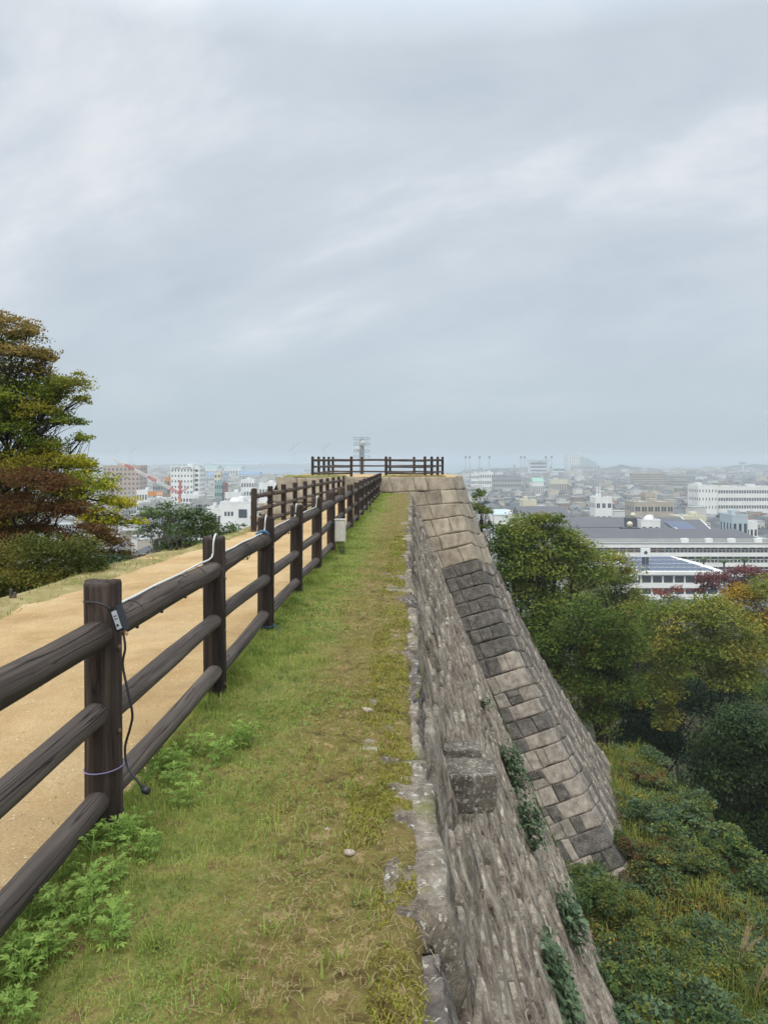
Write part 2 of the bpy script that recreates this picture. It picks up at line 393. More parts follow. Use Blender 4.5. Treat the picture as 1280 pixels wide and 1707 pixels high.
def verge_z(X, Y):
    p = np.stack([X, Y, X * 0], -1)
    e = -4.5 + 0.045 * np.maximum(Y - 8, 0) + 0.22 * fbm(p * np.array([0, 0.5, 0]), 3, 19)
    z = path_z(X, Y) + 0.02 + 0.03 * fbm(p * 1.3, 3, 20) - 0.12 * sstep(0, 0.5, X - e)
    fr = sstep(14.5, 18.5, Y); out = np.maximum(0, e - 0.55 + 0.40 * fr - X)
    return z - (0.66 + 1.1 * fr) * out - 0.02 * out ** 2
a = NM('sandy_path'); v = a.coord('World')
c = a.ramp(a.noise(v, 0.9, 6, 0.6), [(0.3, '#b08f60'), (0.5, '#c5a577'), (0.7, '#d1b488')])
c = a.mix(0.35, c, a.ramp(a.noise(v, 70, 4, 0.85), [(0.36, 0.3), (0.58, 1.0)]), 'MULTIPLY')
gr = a.ramp(a.noise(v, 110, 2, 0.6), [(0.62, 0.0), (0.68, 1.0)]); c = a.mix(a.math('MULTIPLY', gr, 0.6), c, '#e6d3b0')
c = a.mix(0.4, c, a.ramp(a.noise(v, 2.2, 7, 0.7), [(0.35, 0.6), (0.62, 1.0)]), 'MULTIPLY')
M['path'] = a.fin(c, 0.95, a.bump(a.noise(v, 60, 5, 0.85), 0.012, 1.0), 0.1)
a = NM('turf'); v = a.coord('World')
gcol = a.ramp(a.noise(v, 6, 6, 0.65), [(0.3, '#5f5f34'), (0.45, '#7c8045'), (0.56, '#92874f'), (0.66, '#7a6446'), (0.78, '#a39468')])
gcol = a.mix(0.6, gcol, a.ramp(a.noise(v, 90, 3, 0.7), [(0.3, 0.35), (0.65, 1.0)]), 'MULTIPLY')
sx = a.n('ShaderNodeSeparateXYZ'); gg = a.n('ShaderNodeNewGeometry'); a.l(gg.outputs['Position'], sx.inputs[0])
ms = a.ramp(a.math('ADD', a.math('ADD', sx.outputs[0], 1.05), a.math('MULTIPLY', a.noise(v, 2.4, 5, 0.6), 0.5)), [(0.55, 0.0), (0.85, 1.0)])
mossc = a.ramp(a.noise(v, 11, 6, 0.65), [(0.30, '#4d3d24'), (0.43, '#6d6038'), (0.50, '#7d7440'), (0.56, '#75623c'), (0.64, '#a08d60'), (0.72, '#6a5a2d'), (0.8, '#8a8437')])
mossc = a.mix(0.5, mossc, a.ramp(a.noise(v, 130, 3, 0.7), [(0.3, 0.4), (0.65, 1.0)]), 'MULTIPLY')
M['turf'] = a.fin(a.mix(ms, gcol, mossc), 0.95, a.bump(a.noise(v, 70, 4, 0.7), 0.012, 1.0), 0.1)
a = NM('dry_verge'); v = a.coord('World')
c = a.ramp(a.noise(v, 2.2, 7, 0.65), [(0.3, '#7d7648'), (0.5, '#988a5c'), (0.7, '#b3a277')])
c = a.mix(0.5, c, a.ramp(a.noise(v, 60, 3, 0.7), [(0.3, 0.4), (0.65, 1.0)]), 'MULTIPLY')
M['verge'] = a.fin(c, 0.95, a.bump(a.noise(v, 50, 4, 0.7), 0.015, 1.0), 0.1)
sheet('path', -4.9, -1.05, -5, 40.2, 0.06, path_z, M['path'])
sheet('grass_strip', -1.55, 0.02, -5, 40.0, 0.025, strip_z, M['turf'], warp=True)
sheet('grass_verge', -8.2, -3.2, -5, 38.4, 0.10, verge_z, M['verge'])

# ------------------------------------------------------------------ stone walls
def om(h, y=38.0):
    t = sstep(6, 34, np.asarray(y, float)); return (0.17 + 0.20 * t) * h + (0.0145 - 0.0115 * t) * h * h
def omd(h, y=38.0):
    t = sstep(6, 34, np.asarray(y, float)); return 0.17 + 0.20 * t + 2 * (0.0145 - 0.0115 * t) * h
def lipx(y): return LIP + 0.35 * sstep(10, 40, np.asarray(y, float))
def op(h): return 0.25 * h + 0.0085 * h * h
def opd(h): return 0.25 + 0.017 * h
LIP = 0.13
def nrm(n): return n / np.linalg.norm(n, axis=-1, keepdims=True)
def map_main(s, t):           # t < 0 : top of the capstones, t > 0 : down the face
    h = np.maximum(t, 0); wob = 0.018 * np.sin(s * 0.9) + 0.012 * np.sin(s * 2.3 + 1)
    x = lipx(s) + wob + om(h, s) + np.minimum(t, 0); z = zg(s) - h - 0.012 * sstep(0.0, 0.12, -t)
    n = nrm(np.stack([np.where(t > -0.02, 1.0, 0.0), 0 * s, np.where(t > 0.02, omd(h, s), 1.0)], -1))
    return np.stack([x, s, z], -1), n
XC, KC, KR = 2.62, 1.06, 0.22
def map_front(s, h):
    o = op(h); n = nrm(np.stack([0 * s, -1 + 0 * s, opd(h) + 0 * s], -1))
    return np.stack([XC + KC * o - s, 40 - o, PT - h], -1), n
def map_right(s, h):
    o = op(h); y = 40 - o + s; n = nrm(np.stack([1 + 0 * s, -KR + 0 * s, (KC + KR) * opd(h)], -1))
    return np.stack([XC + KC * o + KR * s, y, PT - h], -1), n
def patch(mapf, q, res, amp, seed, recess=0.09, rnd=0.06, keep=(), gap=0.012, freq=2.6, proud=0.03, gain=0.6):
    """one stone face: q = 4 corners (s,t) order s0t0 s1t0 s1t1 s0t1; keep: sides without a rounded joint ('s0','s1','t0')"""
    q = np.array(q, float)
    ls = 0.5 * (np.linalg.norm(q[1] - q[0]) + np.linalg.norm(q[2] - q[3])); lt = 0.5 * (np.linalg.norm(q[3] - q[0]) + np.linalg.norm(q[2] - q[1]))
    nu = max(4, int(ls / res) + 2); nv = max(4, int(lt / res) + 2)
    u = np.linspace(0, 1, nu); v_ = np.linspace(0, 1, nv)
    eu = min(0.2, rnd / ls); ev = min(0.2, rnd / lt)      # rows close to the joint so that the edge can turn in
    u = np.sort(np.concatenate([u[1:-1], [0, 1, eu * 0.35, 1 - eu * 0.35, eu, 1 - eu, 2 * eu, 1 - 2 * eu]])); v_ = np.sort(np.concatenate([v_[1:-1], [0, 1, ev * 0.35, 1 - ev * 0.35, ev, 1 - ev, 2 * ev, 1 - 2 * ev]]))
    U, W = np.meshgrid(u, v_)
    st = (q[0] * ((1-U) * (1-W))[..., None] + q[1] * (U * (1-W))[..., None] + q[2] * (U * W)[..., None] + q[3] * ((1-U) * W)[..., None])
    rr = np.random.default_rng(seed)
    pw = np.stack([st[..., 0] * 2.2, st[..., 1] * 2.2, 0 * U + seed * 0.37], -1)
    du = np.where('s0' in keep, 9, U * ls) ; du2 = np.where('s1' in keep, 9, (1 - U) * ls)
    dv = np.where('t0' in keep, 9, W * lt); dv2 = np.where('t1' in keep, 9, (1 - W) * lt)
    e = np.minimum(np.minimum(du, du2), np.minimum(dv, dv2)) - gap
    e = e + 0.018 * fbm(pw * 2, 2, seed)                      # uneven joint line
    pos, n = mapf(st[..., 0], st[..., 1])
    prof = 1 - np.clip(e / rnd, 0, 1); prof = prof ** 2.2
    free = 1.0
    for k, dd in (('s0', U * ls), ('s1', (1 - U) * ls)):
        if k in keep: free = free * sstep(0, 0.25, dd)
    d = proud * rr.uniform(-0.6, 1.0) * free + amp * fbm(pos * freq, 5, 31, gain) * free + rr.uniform(-0.02, 0.02) * (U - 0.5) * free + rr.uniform(-0.02, 0.02) * (W - 0.5) * free - recess * prof
    V = pos + n * d[..., None]
    return V.reshape(-1, 3), grid_faces(len(u), len(v_))
def joinp(ps):
    Vs, Fs, b = [], [], 0
    for V, F in ps: Vs.append(V); Fs.append(F + b); b += len(V)
    return np.concatenate(Vs), np.concatenate(Fs)
def course_cells(s0, s1, lens, off, rr, jit=0.07):
    """joint positions of a course"""
    out = [s0]; s = s0 - off
    while True:
        s += rr.uniform(*lens)
        if s > s1 - lens[0] * 0.5: break
        if s > s0 + lens[0] * 0.5: out.append(s)
    out.append(s1); return out

main_wall = tag(empty('castle_wall', (LIP, 0, 0)), 'long rough granite castle wall falling away beside the grass strip', 'stone wall')
main_wall.location = (0, 0, 0)
rr = np.random.default_rng(11)
# capstones along the lip: every one its own stone
s = -3.0; k = 0
while s < 39.6:
    ln = rr.uniform(0.7, 1.5); s1 = min(s + ln, 39.9)
    t0 = -rr.uniform(0.22, 0.5); t1 = rr.uniform(0.28, 0.5)
    res = 0.035 if s < 7 else 0.08
    V, F = patch(map_main, [(s, t0), (s1 + rr.uniform(-.12, .12), t0), (s1, t1), (s, t1)], res, 0.030, 500 + k, 0.14, 0.06, gap=0.02, freq=4.5, proud=0.022)
    m = M['stone_cap'] if (k % 3 != 1) else M['stone_capd']
    link('capstone', npmesh('capstone', V, F, m, True), main_wall)
    s = s1 + 0.0; k += 1
cells = []
h = 0.36; row = 0
while h < 17.4:
    hh = rr.uniform(0.42, 0.75); js = course_cells(-2.5, 40.0 - op(max(0, h + 0.9)) + 0.7, (0.55, 1.35), rr.uniform(0, 1), rr)
    top = [h + 0.05 * math.sin(j * 2.1 + row) for j in js]; bot = [h + hh + 0.05 * math.sin(j * 2.1 + row + 1) for j in js]
    sl = [rr.uniform(-0.08, 0.08) for _ in js]
    for i in range(len(js) - 1):
        cells.append(((js[i], top[i]), (js[i+1], top[i+1]), (js[i+1] + sl[i+1], bot[i+1]), (js[i] + sl[i], bot[i])))
    h += hh; row += 1
vis = []
for q in cells:
    cs = (q[0][0] + q[1][0]) / 2; ch = (q[0][1] + q[2][1]) / 2
    if cs < 0.6: continue
    if (ch + EYE) / cs > 1.35: continue
    vis.append((math.hypot(cs, ch), q))
vis.sort(key=lambda a: a[0])
far = []
for k, (dist, q) in enumerate(vis):
    res = 0.032 if dist < 5.5 else 0.045 if dist < 8 else 0.065 if dist < 13 else 0.10 if dist < 22 else 0.16
    V, F = patch(map_main, q, res, 0.045, 1000 + k, 0.16, 0.05, gap=0.018, freq=1.5, proud=0.05, gain=0.46)
    if k < 290: link('stone', npmesh('stone', V, F, M['stone_wall'] if (k * 7) % 5 < 3 else M['stone_wall2'], True), main_wall)
    else: far.append((V, F))
V, F = joinp(far[0::2]); V2, F2 = joinp(far[1::2])
mi = np.concatenate([np.zeros(len(F)), np.ones(len(F2))])
tag(link('far_stones', npmesh('far_stones', np.concatenate([V, V2]), np.concatenate([F, F2 + len(V)]), [M['stone_wall'], M['stone_wall2']], True, mi), main_wall), kind='stuff')
S, T = np.meshgrid(np.linspace(-4, 40, 60), np.linspace(-0.3, 18.4, 60)); pos, n = map_main(S, T)
link('wall_core', npmesh('wall_core', (pos - n * 0.17).reshape(-1, 3), grid_faces(60, 60), M['joint'], True), main_wall)

# the projecting bastion at the end
bastion = tag(empty('bastion', (-1.5, 44, PT)), 'tall battered granite bastion with pale restored top at the end of the strip', 'stone bastion')
bastion.matrix_world = Matrix.Translation((0, 0, 0)); bastion.location = (0, 0, 0)
def tilt(hc): return 0.24 * min(1.0, hc / 4.0)
hc = 0.0; row = 0; rows = []
while hc < 18.0:
    rows.append((hc, hc + rr.uniform(0.56, 0.78))); hc = rows[-1][1]
lowR = []
PALE = 3.9
for row, (h0, h1) in enumerate(rows):
    def hq(hcv, s_): return hcv + tilt(hcv) * min(s_, 3.4) + 0.025 * math.sin(s_ * 3.1 + hcv * 5)
    mid = (h0 + h1) / 2
    xm = LIP + 0.33 + float(om(max(0, mid - 0.9)))                       # main wall face hides the rest
    smax = XC + KC * op(mid) - xm + 0.9
    if mid < 0.95: smax = XC + KC * op(mid) + 6.6 + op(mid)
    longq = row % 2 == 0
    qf = rr.uniform(1.35, 1.75) if longq else rr.uniform(0.62, 0.85)
    qr = rr.uniform(0.62, 0.85) if longq else rr.uniform(1.2, 1.6)
    js = [0.0, qf] + course_cells(qf, smax, (0.5, 1.1) if mid > PALE else (0.8, 1.4), 0.2, rr)[1:]
    def matfor(h_, corner, kk):
        if h_ < PALE: return M['stone_pale']
        u = rr.random()
        if h_ < 8.0: return M['stone_dark'] if u < (0.97 if not corner else 0.9) else M['stone_mid']
        if h_ < 10.6: return M['stone_mid'] if u < (0.75 if corner else 0.5) else M['stone_dark']
        return M['stone_mid'] if u < (0.55 if corner else 0.5) else M['stone_dark']
    sl = [rr.uniform(-0.09, 0.09) for _ in js]; sl[0] = 0
    for i in range(len(js) - 1):
        a_, b_ = js[i], js[i+1]
        sub = [(h0, h1)] if (i == 0 or mid < PALE or rr.random() < 0.7 or b_ - a_ > 0.8) else [(h0, (h0*0.5+h1*0.5)), ((h0*0.5+h1*0.5), h1)]
        for (g0, g1) in sub:
            q = [(a_, hq(g0, a_)), (b_, hq(g0, b_)), (b_ + sl[i+1], hq(g1, b_)), (a_ + sl[i], hq(g1, a_))]
            ps = [patch(map_front, q, 0.13, 0.016, 3000 + row * 40 + i, 0.07, 0.032, keep=('s0',) if i == 0 else (), freq=2.2, proud=0.03)]
            if i == 0:
                qq = [(0, hq(h0, 0)), (qr, hq(h0, qr)), (qr, hq(h1, qr)), (0, hq(h1, 0))]
                ps.append((lambda vf: (vf[0], vf[1][:, ::-1]))(patch(map_right, qq, 0.13, 0.016, 3500 + row, 0.07, 0.032, keep=('s0',), freq=2.2, proud=0.03)))
            V, F = joinp(ps)
            link('corner_stone' if i == 0 else 'stone', npmesh('stone', V, F, matfor(mid, i == 0, i), True), bastion)
    # right-hand face, receding
    send = 4.0 + 1.2 * op(mid)
    jr = course_cells(qr, send, (0.6, 1.3), 0.3, rr)
    for i in range(len(jr) - 1):
        q = [(jr[i], hq(h0, jr[i])), (jr[i+1], hq(h0, jr[i+1])), (jr[i+1], hq(h1, jr[i+1])), (jr[i], hq(h1, jr[i]))]
        V, F = patch(map_right, q, 0.13, 0.040, 4000 + row * 40 + i, 0.06, 0.035, freq=1.5, proud=0.03, gain=0.5); F = F[:, ::-1]
        if mid < PALE: link('stone', npmesh('stone', V, F, M['stone_pale'], True), bastion)
        else: lowR.append((V, F))
V, F = joinp(lowR[0::2]); V2, F2 = joinp(lowR[1::2]); mi = np.concatenate([np.zeros(len(F)), np.ones(len(F2))])
tag(link('side_stones', npmesh('side_stones', np.concatenate([V, V2]), np.concatenate([F, F2 + len(V)]), [M['stone_wall2'], M['stone_capd']], True, mi), bastion), kind='stuff')
# left-hand corner of the same bastion, seen between the fence posts
for row, (h0, h1) in enumerate(rows[1:9]):
    mid = (h0 + h1) / 2; xl = XC + KC * op(mid)
    js = course_cells(xl + 3.6, xl + 6.6 + 2.0 * op(mid), (0.6, 1.2), 0.3, rr)
    for i in range(len(js) - 1):
        if mid < 0.95: continue
        q = [(js[i], h0), (js[i+1], h0), (js[i+1], h1), (js[i], h1)]
        V, F = patch(map_front, q, 0.16, 0.03, 6000 + row * 30 + i, 0.10, 0.055, keep=('s1',) if i == len(js) - 2 else ())
        link('stone', npmesh('stone', V, F, M['stone_pale'], True), bastion)
mb = MB(); hs = np.linspace(0, 18.4, 16)
for h_ in hs:
    o = float(op(h_)); b = 0.11
    for (x, y) in ((XC + KC * o - b, 40 - o + b), (XC + KC * o + KR * (4 + 1.2 * o) - b, 44 + 0.2 * o), (2.95 + 0.9 * o, 48.2 + 0.3 * o), (-6.4 - o + b, 48.6 + .7 * o), (-6.6 - 2.0 * o + b, 40 - o + b)):
        mb.v.append((x, y, PT - h_ - 0.02))
for i in range(len(hs) - 1):
    for k in range(5):
        k2 = (k + 1) % 5; mb.f.append((i*5+k2, i*5+k, (i+1)*5+k, (i+1)*5+k2)); mb.m.append(0)
mb.build('wall_core', M['joint'], bastion)
# top of the bastion: sand, with turf along its edges
def bsheet(name, poly, z, mat):
    mb = MB(); mb.add([(x, y, z) for x, y in poly], [tuple(range(len(poly)))]); return tag(mb.build(name, mat), kind='structure')
bsheet('bastion_floor', [(-6.5, 40.06), (2.56, 40.06), (3.44, 44.0), (2.9, 48.1), (-6.3, 48.5)], PT - 0.012, M['path'])
def turf_strip(name, x0, x1, y0, y1):
    nx, ny = 60, 14; X, Y = np.meshgrid(np.linspace(x0, x1, nx), np.linspace(y0, y1, ny)); p = np.stack([X, Y, 0 * X], -1)
    z = PT - 0.02 + 0.10 * sstep(0, 0.3, np.minimum(np.minimum(Y - y0, y1 - Y), np.minimum(X - x0, x1 - X)) + 0.1 * fbm(p * 2, 2, 3)) + 0.02 * fbm(p * 4, 2, 4)
    tag(link(name, npmesh(name, np.stack([X.ravel(), Y.ravel(), z.ravel()], 1), grid_faces(nx, ny), M['turf'], True)), kind='structure')
turf_strip('bastion_turf', -1.15, 2.45, 40.1, 41.0)
turf_strip('bastion_turf', -6.4, -2.9, 40.1, 41.3)
steps = tag(empty('stone_steps', (-2.0, 38.6, zgf(39))), 'flight of stone steps rising from the path to the bastion', 'steps')
z0 = zgf(39) - 0.1
for i in range(5):
    m = MB(); m.box(-0.95, 0.92, 0.28 * i, 1.45, 0.175 * i - (0.3 if i == 0 else 0.004), 0.175 * (i + 1)); m.build('step', M['stone_pale'], steps)
steps.location = (-2.0, 38.58, z0)

# stone drain spout jutting from the wall
sp = P(790, 1312, 7.5)
spout = tag(empty('drain_spout', sp), 'square stone drain spout jutting out of the rough castle wall', 'stone spout')
def rough_block(name, x0, x1, y0, y1, z0, z1, parent, mat, seed, n=12, amp=0.012):
    mb = MB(); pts = {}
    Vs = []; Fs = []; b = 0
    for ax in range(3):
        for sg in (0, 1):
            u = np.linspace(0, 1, n); U, W = np.meshgrid(u, u); K = np.full_like(U, sg)
            c_ = [U, W]; c_.insert(ax, K); pp = np.stack(c_, -1)
            lo = np.array([x0, y0, z0]); hi = np.array([x1, y1, z1]); pp = lo + pp * (hi - lo)
            cen = (lo + hi) / 2; hf = (hi - lo) / 2; qn = (pp - cen) / hf
            r_ = 0.025; inner = np.clip(pp, lo + r_, hi - r_); dd = pp - inner; ln = np.linalg.norm(dd, axis=-1, keepdims=True)
            pp = inner + dd / np.maximum(ln, 1e-6) * np.minimum(ln, r_)
            pp = pp + nrm(qn ** 3 + 1e-6) * (amp * fbm(pp * 9 + seed, 4, seed))[..., None]
            F = grid_faces(n, n)
            if (sg == 0) == (ax != 1): F = F[:, ::-1]
            Vs.append(pp.reshape(-1, 3)); Fs.append(F + b); b += n * n
    return link(name, npmesh(name, np.concatenate(Vs), np.concatenate(Fs), mat, True), parent)
tr_ = rough_block('trough', -0.34, 0.235, -0.02, 0.42, -0.27, 0.13, spout, M['spout'], 3)
for vv in tr_.data.vertices:
    k_ = max(0.0, -vv.co.z - 0.02) / 0.25; vv.co.x -= 0.05 * k_ * k_ if vv.co.x > 0 else -0.10 * k_ * k_
    vv.co.z += 0.03 * (abs(vv.co.x) / 0.3) ** 2 if vv.co.z < -0.1 else 0
rough_block('trough_rim', -0.34, 0.13, 0.44, 0.72, -0.2, 0.20, spout, M['spout'], 5)

# ------------------------------------------------------------------ log fences
def post_mesh(seed, h=1.10, r=0.077, sink=0.25):
    n = 18; rs = np.random.default_rng(seed); mb = MB(); prof = [(r, -sink), (r * 1.0, 0.0), (r * 0.99, h * 0.5), (r * 0.985, h - 0.018), (r * 0.93, h - 0.004), (r * 0.55, h)]
    mb.lathe(prof, n); V = np.array(mb.v); ph = rs.uniform(0, 6)
    ang = np.arctan2(V[:, 1], V[:, 0]); da = np.abs((ang - (-0.9 + 0.3 * rs.standard_normal()) + math.pi) % (2 * math.pi) - math.pi)
    k = 1 + 0.018 * np.sin(3 * ang + ph) + 0.012 * np.sin(V[:, 2] * 5 + ph) - 0.10 * np.exp(-(da / 0.13) ** 2)
    V[:, 0] *= k; V[:, 1] *= k; V[:, 2] += np.where(V[:, 2] > h - 0.03, 0.006 * np.sin(2 * ang + ph), 0); mb.v = [tuple(p) for p in V]
    return mb.mesh('post', M['post'], True)
def rail_mesh(seed, r, mat):
    n = 16; rs = np.random.default_rng(seed); mb = MB(); ny = 9; ys = np.linspace(0, 1, ny)
    mb.tube([(0.010 * math.sin(y * 3 + seed), y, 0.008 * math.sin(y * 4 + seed * 2)) for y in ys], [r * (1 + 0.03 * math.sin(y * 5 + seed) + 0.02 * rs.standard_normal()) for y in ys], n)
    return mb.mesh('rail', mat, True)
M['bolt'] = plain('rusty_bolt', '#6b5a4c', 0.6, 0.4, 0.4)
POSTS = [post_mesh(i) for i in range(4)]
RT = [rail_mesh(i, 0.0625, M['railtop']) for i in range(4)]; RL = [rail_mesh(10 + i, 0.050, M['rail']) for i in range(5)]
def add_post(par, x, y, z, k):
    o = link('post', POSTS[k % 4], par); o.location = (x, y, z); o.rotation_euler = (0.008 * math.sin(k * 3), 0.008 * math.cos(k * 5), 0.35 * math.sin(k * 1.7)); return o
def add_rail(par, a, b, me):
    a = Vector(a); b = Vector(b); d = b - a; o = link('rail', me, par); o.location = a
    o.rotation_euler = d.to_track_quat('Y', 'Z').to_euler(); o.scale = (1, d.length, 1); return o
RH = (0.18, 0.54, 0.895)
def fence(name, label, pts, closed=False):
    """pts: foot points of the posts; None breaks the rails"""
    f = tag(empty(name, pts[0]), label, 'fence', 'log fences of the castle walk')
    base = Vector(pts[0]); loc = [None if p is None else Vector(p) - base for p in pts]
    for k, p in enumerate(loc):
        if p is None: continue
        add_post(f, p.x, p.y, p.z, k)
        if 0 < p.y + base.y < 12:
            for hh in RH:
                m_ = MB(); m_.lathe([(.011, -.002), (.011, .004), (.006, .008)], 8); m_.v = [(p.x + .073 + z_, p.y - .022 + x_, p.z + hh - .075 + y_) for x_, y_, z_ in m_.v]; m_.build('bolt', M['bolt'], f)
        if k + 1 < len(loc) and loc[k + 1] is not None:
            q = loc[k + 1]
            for j, hh in enumerate(RH):
                me = RT[(k * 3 + j) % 4] if j == 2 else RL[(k * 3 + j) % 5]
                w1, w2 = 0.012 * math.sin(k * 5 + j), 0.012 * math.sin(k * 7 + j * 2)
                add_rail(f, (p.x, p.y, p.z + hh + w1), (q.x, q.y, q.z + hh + w2), me)
    return f
fy = [-0.8, 1.2, 3.2, 5.1, 7.0, 9.0, 11.1, 13.3, 15.5, 17.8, 20.1, 22.4, 24.8, 27.2, 29.6, 32.1, 34.6, 37.1, 39.5]
fence('log_fence', 'near dark log fence with three rails between sandy path and grass strip', [(-1.27 + 0.004 * max(0, y - 9), y, zgf(y) - 0.02) for y in fy])
fl = [19 + 1.91 * k for k in range(12)]
fence('log_fence', 'further dark log fence on the far left side of the sandy path', [(-3.75 + 0.0405 * (y - 19), y, zgf(y) - 0.15) for y in fl[:11]])
zf = PT - 0.01
fence('log_fence', 'dark log fence with gap railing the top of the stone bastion',
      [(-2.75, 40.7, zf), (-4.85, 40.7, zf), (-4.72, 42.6, zf), (-4.6, 44.3, zf), (-4.48, 45.9, zf), (-4.36, 47.3, zf), (-2.53, 47.3, zf), (-0.75, 47.3, zf), (0.76, 46.8, zf), (2.50, 46.4, zf), (2.10, 44.4, zf), (1.68, 42.5, zf), (1.25, 40.7, zf), (-0.86, 40.7, zf)])
# ------------------------------------------------------------------ vegetation
def unit(v): return v / np.maximum(np.linalg.norm(v, axis=-1, keepdims=True), 1e-9)
def leaf_geo(c, size, rs, up=0.5, shape='rhomb', aspect=0.55, nb=None):
    """c (n,3) centres -> leaf faces with random turn"""
    n = len(c); nor = rs.standard_normal((n, 3)); nor[:, 2] = np.abs(nor[:, 2]) * (1 + up) + up
    if nb is not None: nor = nor * 0.6 + np.asarray(nb) * 1.2
    nor = unit(nor)
    t = unit(np.cross(nor, rs.standard_normal((n, 3)))); b = np.cross(nor, t)
    s = (size * rs.uniform(0.65, 1.35, n))[:, None]
    if shape == 'rhomb':
        V = np.stack([c - t * s * .5, c + b * s * aspect * .5 + nor * s * .06, c + t * s * .5 - nor * s * .1, c - b * s * aspect * .5 + nor * s * .06], 1).reshape(-1, 3)
        return V, np.arange(4 * n).reshape(-1, 4)
    a_ = aspect
    V = np.stack([c - t * s * .5, c - t * s * .25 + b * s * a_ * .55 + nor * s * .10, c + t * s * .15 + b * s * a_ * .42 + nor * s * .07, c + t * s * .55 - nor * s * .12,
                  c + t * s * .15 - b * s * a_ * .42 + nor * s * .07, c - t * s * .25 - b * s * a_ * .55 + nor * s * .10], 1).reshape(-1, 3)
    i = np.arange(n)[:, None] * 6
    return V, np.concatenate([i + np.array([[0, 3, 2, 1]]), i + np.array([[0, 5, 4, 3]])], 0)
def blades(x, y, z, ln, w, rs, lean=0.7):
    n = len(x); az = rs.uniform(0, 6.283, n); le = rs.random(n) * lean + .1; ln = ln * rs.uniform(.5, 1.2, n)
    dx_, dy_ = np.cos(az), np.sin(az); sx_, sy_ = -dy_ * w / 2, dx_ * w / 2
    b0 = np.stack([x, y, z], 1); md = b0 + np.stack([dx_ * ln * le * .35, dy_ * ln * le * .35, ln * .55], 1); tp = b0 + np.stack([dx_ * ln * le, dy_ * ln * le, ln * (1 - .45 * le)], 1)
    sd = np.stack([sx_ + 0 * x, sy_ + 0 * x, 0 * x], 1)
    V = np.stack([b0 - sd, b0 + sd, md + sd * .8, md - sd * .8, tp], 1).reshape(-1, 3); i = np.arange(n)[:, None] * 5
    return V, np.concatenate([i + np.array([[0, 1, 2]]), i + np.array([[0, 2, 3]]), i + np.array([[3, 2, 4]])], 0)
def tubes_np(paths):
    """paths: list of (pts (k,3), radii (k,), sides) -> V,F"""
    Vs, Fs, b = [], [], 0
    for pts, r, n in paths:
        pts = np.asarray(pts, float); k = len(pts); t = unit(np.gradient(pts, axis=0))
        ref = np.array([0.31, 0.87, 0.13]); u = unit(np.cross(t, ref)); q = np.cross(t, u)
        a = np.linspace(0, 2 * np.pi, n, endpoint=False)
        ring = pts[:, None] + (u[:, None] * np.cos(a)[None, :, None] + q[:, None] * np.sin(a)[None, :, None]) * np.asarray(r)[:, None, None]
        idx = np.arange(k * n).reshape(k, n); nx = np.roll(idx, -1, 1)
        Fs.append(np.stack([idx[:-1], nx[:-1], nx[1:], idx[1:]], -1).reshape(-1, 4) + b); Vs.append(ring.reshape(-1, 3)); b += k * n
    return np.concatenate(Vs), np.concatenate(Fs)
def bend(p0, p1, rs, k=5, wob=0.08, sag=0.0):
    p0 = np.asarray(p0, float); p1 = np.asarray(p1, float); t = np.linspace(0, 1, k)[:, None]; ln = np.linalg.norm(p1 - p0)
    off = rs.standard_normal((k, 3)) * wob * ln * np.sin(np.pi * t); off[:, 2] += (sag * ln * np.sin(np.pi * t))[:, 0]
    return p0 + (p1 - p0) * t + off
